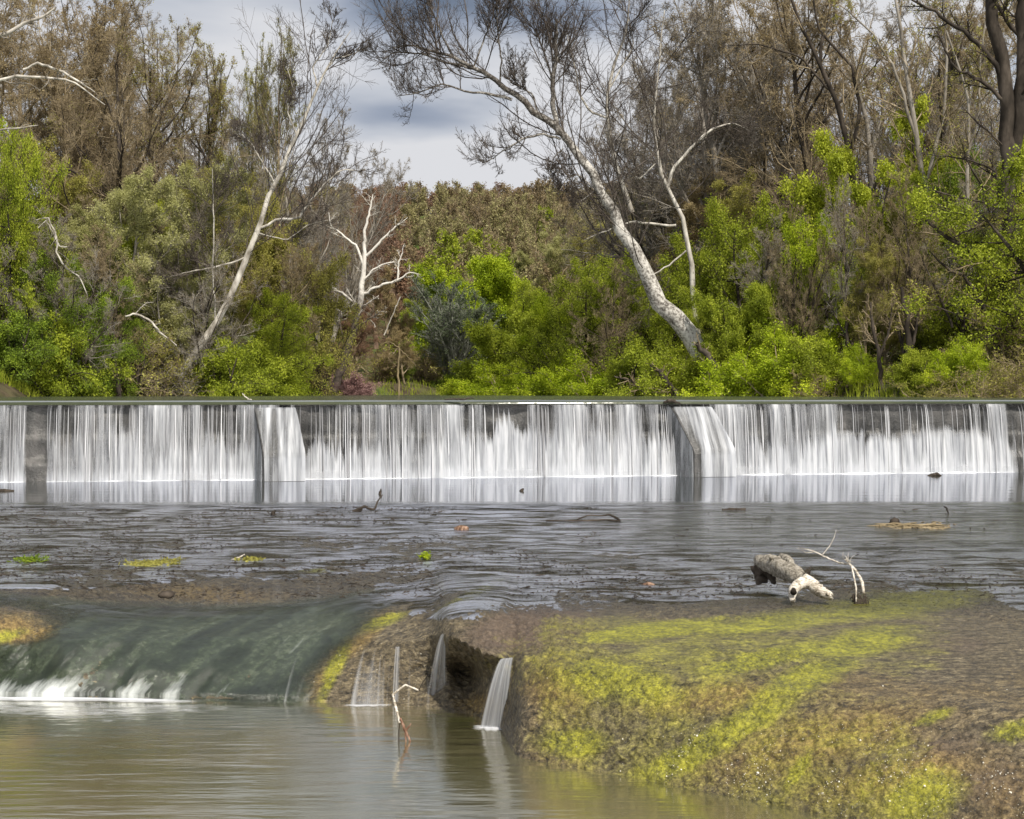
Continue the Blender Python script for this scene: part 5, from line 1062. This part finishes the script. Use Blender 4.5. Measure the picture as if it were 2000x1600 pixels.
hero('overhanging_branch', 'zigzag white bough hanging in the left greenery', (60, 430), 78, [
 ([(70, 430), (95, 425), (112, 470), (110, 500), (130, 525), (155, 540), (170, 575)], [.02, .04, .05, .05, .05, .04, .02]),
 ([(75, 445), (90, 430), (118, 483), (140, 480)], [.03, .04, .04, .02])],
 [hv(5, .3, 50, .03, .2, 6, .02, .01, .2)], M_white, M_grey, None, None, 108)
hero('overhanging_branch', 'short crooked white bough above the bare arching bush', (345, 675), 80, [([(245, 618), (265, 612), (290, 625), (320, 655), (345, 675)], [.05, .06, .06, .05, .03]), ([(265, 612), (285, 592), (300, 590)], [.03, .02, .01])],
 [hv(5, .3, 50, .03, .2, 6, .02, .01, .2)], M_white, M_grey, None, None, 124)
# forked dark trunks and the massive twin trunk at the right
hero('forked_tree', 'dark trunk forking widely high in the right wood', (1680, 560), 92, [
 ([(1690, 760), (1685, 600), (1672, 420), (1660, 300), (1640, 220), (1600, 120), (1560, 40), (1530, -60)], [.30, .28, .26, .22, .18, .15, .11, .08]),
 ([(1660, 300), (1680, 220), (1665, 130), (1600, 60), (1580, -40)], [.13, .12, .1, .08, .05]),
 ([(1600, 125), (1610, 60), (1630, -20)], [.12, .1, .07]),
 ([(1625, 180), (1560, 110), (1480, 85), (1420, 90)], [.08, .07, .05, .02]),
 ], [hv(10, .35, 45, .08, .13, 7, .05, .016), hv(8, .45, 42, .05, .16, 5, .025, .011, .1), hv(6, .5, 42, .03, .2, 4, .014, .008)], M_dark, M_brown, LF_bud, (1, .05, .06), 109)
hero('forked_tree', 'dark leaning trunk right of the widely forking one', (1830, 620), 88, [
 ([(1850, 770), (1835, 600), (1820, 420), (1790, 270), (1770, 150), (1755, 40), (1740, -50)], [.26, .24, .22, .19, .15, .11, .07]),
 ([(1797, 295), (1745, 130), (1700, 60), (1640, 10)], [.12, .1, .07, .04]),
 ([(1812, 350), (1840, 240), (1850, 120), (1842, 10), (1860, -40)], [.12, .11, .09, .07, .04]),
],
 [hv(10, .35, 45, .07, .13, 7, .05, .016), hv(8, .45, 42, .04, .16, 5, .025, .011, .1), hv(6, .5, 42, .02, .2, 4, .014, .008)], M_grey, M_brown, LF_olive, (2, .06, .08), 110)
hero('slender_tree', 'slender grey tree standing left of the massive twin trunk', (1895, 700), 84, [([(1895, 760), (1895, 640), (1890, 400), (1892, 200), (1870, 120), (1848, 60)], [.16, .14, .13, .11, .08, .05]), ([(1891, 300), (1912, 220), (1915, 120), (1925, 40)], [.07, .06, .05, .03])],
 [hv(12, .3, 45, .06, .14, 7, .04, .014, .3), hv(9, .45, 45, .04, .16, 5, .02, .009, .1), hv(6, .5, 42, .02, .2, 4, .012, .007)], M_grey, M_brown, LF_olive, (2, .05, .08), 120)
hero('massive_tree', 'massive dark twin trunked tree at the right edge', (1975, 700), 78, [
 ([(1985, 760), (1978, 600), (1972, 420), (1970, 260), (1962, 150), (1945, 60), (1930, -60)], [.62, .58, .5, .44, .4, .36, .3]),
 ([(1980, 300), (1992, 200), (1998, 100), (1985, -40)], [.34, .32, .3, .26]),
 ([(1962, 160), (1925, 100), (1880, 60), (1820, 20), (1760, -10)], [.16, .14, .11, .08, .04]),
 ([(1965, 200), (1920, 160), (1860, 130), (1830, 60)], [.12, .1, .07, .04]),
 ([(1998, 80), (1960, 30), (1930, -30)], [.14, .12, .08]),
 ([(1975, 430), (1940, 330), (1880, 310), (1800, 300)], [.09, .07, .05, .02])],
 [hv(9, .36, 48, .04, .14, 7, .05, .016), hv(8, .45, 45, .02, .18, 5, .025, .011, .1), hv(5, .5, 45, .02, .2, 4, .014, .008)], M_dark, M_dark, LF_olive, (1, .05, .06), 111)
hero('arching_tree', 'dark tree with arching limbs bowing left over the right bank', (1950, 720), 74, [
 ([(1948, 730), (1945, 650), (1962, 570), (1945, 520), (1900, 490), (1850, 465), (1810, 430), (1790, 412)], [.28, .26, .24, .2, .16, .13, .1, .06]),
 ([(1940, 650), (1915, 590), (1890, 545), (1850, 525), (1815, 490)], [.15, .13, .11, .08, .03]),
 ([(1860, 640), (1840, 590), (1815, 540), (1800, 500)], [.07, .07, .05, .02]),
 ([(1855, 470), (1880, 455), (1920, 440), (1990, 415)], [.05, .05, .04, .02])],
 [hv(9, .34, 48, .04, .16, 6, .04, .014), hv(7, .45, 45, .0, .2, 5, .02, .010, .1), hv(4, .5, 45, 0, .2, 3, .012, .008)], M_dark, M_brown, LF_olive, (2, .06, .08), 112)
hero('forked_snag', 'dark short forked trunk standing on the right bank', (1775, 750), 74, [
 ([(1778, 765), (1775, 690), (1772, 620), (1760, 560)], [.22, .17, .14, .08]), ([(1776, 700), (1790, 640), (1795, 570)], [.09, .07, .04])],
 [hv(8, .5, 40, .08, .14, 6, .04, .014, .4), hv(7, .45, 45, .0, .2, 5, .02, .010, .1), hv(4, .5, 45, 0, .2, 3, .012, .008)], M_dark, M_brown, LF_olive, (2, .06, .08), 113)
hero('thin_snag', 'dark thinner trunk left of the short forked trunk', (1722, 750), 74, [([(1722, 765), (1718, 700), (1705, 640), (1700, 590)], [.13, .11, .09, .05]), ([(1718, 700), (1735, 650), (1742, 600)], [.07, .06, .03])],
 [hv(8, .5, 40, .08, .14, 6, .04, .014, .4), hv(7, .45, 45, .0, .2, 5, .02, .010, .1)], M_dark, M_brown, None, None, 121)
hero('mossy_snag', 'dark leaning stem behind the foot of the great sycamore', (1405, 765), 83, [([(1420, 770), (1405, 735), (1385, 700), (1360, 670)], [.22, .25, .2, .12])],
 [hv(9, .5, 50, .04, .2, 6, .03, .012, .2), hv(6, .45, 45, .0, .2, 4, .014, .009, .1)], M_dark, M_brown, None, None, 122)
hero('leaning_snag', 'thin dark stem leaning over the water left of the great sycamore foot', (1262, 770), 84, [([(1262, 772), (1235, 745), (1200, 735)], [.07, .06, .03])],
 [hv(9, .5, 50, .04, .2, 6, .03, .012, .2), hv(6, .45, 45, .0, .2, 4, .014, .009, .1)], M_dark, M_brown, None, None, 123)
hero('mossy_snag', 'dark leaning stump under the great sycamore at the water edge', (1320, 765), 84, [
 ([(1325, 772), (1290, 730), (1270, 712)], [.13, .16, .08])],
 [hv(7, .5, 50, .04, .2, 6, .03, .012, .2), hv(6, .45, 45, .0, .2, 4, .014, .009, .1)], M_dark, M_brown, None, None, 114)

# ------------------------------------------------------------------ hillside wood, far off: one mass
g = Geo(); gg = np.random.default_rng(200)
def far_tree(x, y, z, h, mi):
    n = 1; P = np.zeros((1, 4, 3)); P[0, :, 2] = np.linspace(0, h * .75, 4); P[0, 1:, :2] += gg.normal(0, .25, (3, 2)); P[0] += [x, y, z]; R = np.array([[.2, .16, .12, .06]])
    a = spawn(P, R, 14, .04, 1, .6, 40, .10, .1, 4, .5, gg, tip=.035); b = spawn(*a, 8, .1, 1, .5, 36, .08, .12, 3, .6, gg, tip=.028); c = spawn(*b, 6, .1, 1, .6, 38, .06, .15, 3, .6, gg, tip=.02)
    for q, s in ((( P, R), 4), (a, 3), (b, 3), (c, 3)): v, f = tubes(*q, s); g.add(v, f, mi[0])
    v, f, r = leaves(gg, c[0], mi[2], .16, .22); g.add(v, f, mi[1], r, smooth=False)
LF_hill = leafmat('hill_bud', (0.13, 0.095, 0.045), (0.24, 0.18, 0.09), (0.34, 0.27, 0.15)); LF_hillp = leafmat('hill_pale_bud', (0.2, 0.18, 0.07), (0.31, 0.28, 0.12), (0.42, 0.39, 0.19))
mats_far = [M_brown, M_tan, M_red, LF_hill, LF_hillp, LF_budred, LF_hillp, LF_mid]
for y in np.concatenate([np.arange(150, 322, 7.5), [326, 333]]):
    half = y * .23 if y < 330 else y * .24; sp_ = 5.6 - 1.6 * float(sstep(180, 260, y)); n = int(half * 2 / sp_)
    for k in range(n):
        x = -half * .75 + (k + gg.uniform(-.4, .4)) * sp_ * .94; yy = y + gg.uniform(-4, 4); px = 1000 + F * x / yy
        if px < 420 or px > 1560: continue
        fr = (yy - 150) / 170; u = gg.uniform()
        if fr > .62: mi = (0, 3, 1) if u < .7 else (2, 5, 1)
        elif px < 830: mi = (2, 5, 2) if u < .5 else ((0, 3, 2) if u < .8 else (0, 4, 3))
        elif u < .34: mi = (1, 6, 1)
        elif u < .56: mi = (1, 4, 2)
        elif u < .64: mi = (0, 7, 4)
        else: mi = (0, 3, 1)
        far_tree(x, yy, float(Gz(x, yy)) - .2, gg.uniform(8.5, 12.5) * (1 - .42 * sstep(.35, .8, fr)), mi)
tag(link('hillside_wood', g.mesh('hillside_wood', mats_far)), 'bare brown and olive wood covering the far hillside', 'wood', kind='stuff')
# grass along the right bank
g = Geo(); n = 9000; px = gg.uniform(-150, 2150, n); dsh = np.interp(px, SH_PX, SH_D); d = dsh + gg.exponential(2.0, n) - .6; x = (px - 1000) / F * d
z = Gz(x, d); hgt = gg.uniform(.25, .75, n) * (1 + .5 * (px > 1500)); a = np.stack([x, d, z], 1); q = gg.normal(0, .12, (n, 3)) * [1, 1, 0]
P = np.stack([a, a + q * .4 + np.stack([0 * x, 0 * x, hgt * .6], 1), a + q * 1.3 + np.stack([0 * x, 0 * x, hgt], 1)], 1); v, f = tubes(P, np.tile([[.02, .014, .003]], (n, 1)), 3)
g.add(v, f, 0, np.repeat(gg.uniform(0, 1, n), len(f) // n)); tag(link('grass', g.mesh('grass', [LF_mid])), 'tall green grass along the water edge of both banks', 'grass', kind='stuff')
print('scene built', len(bpy.data.objects))
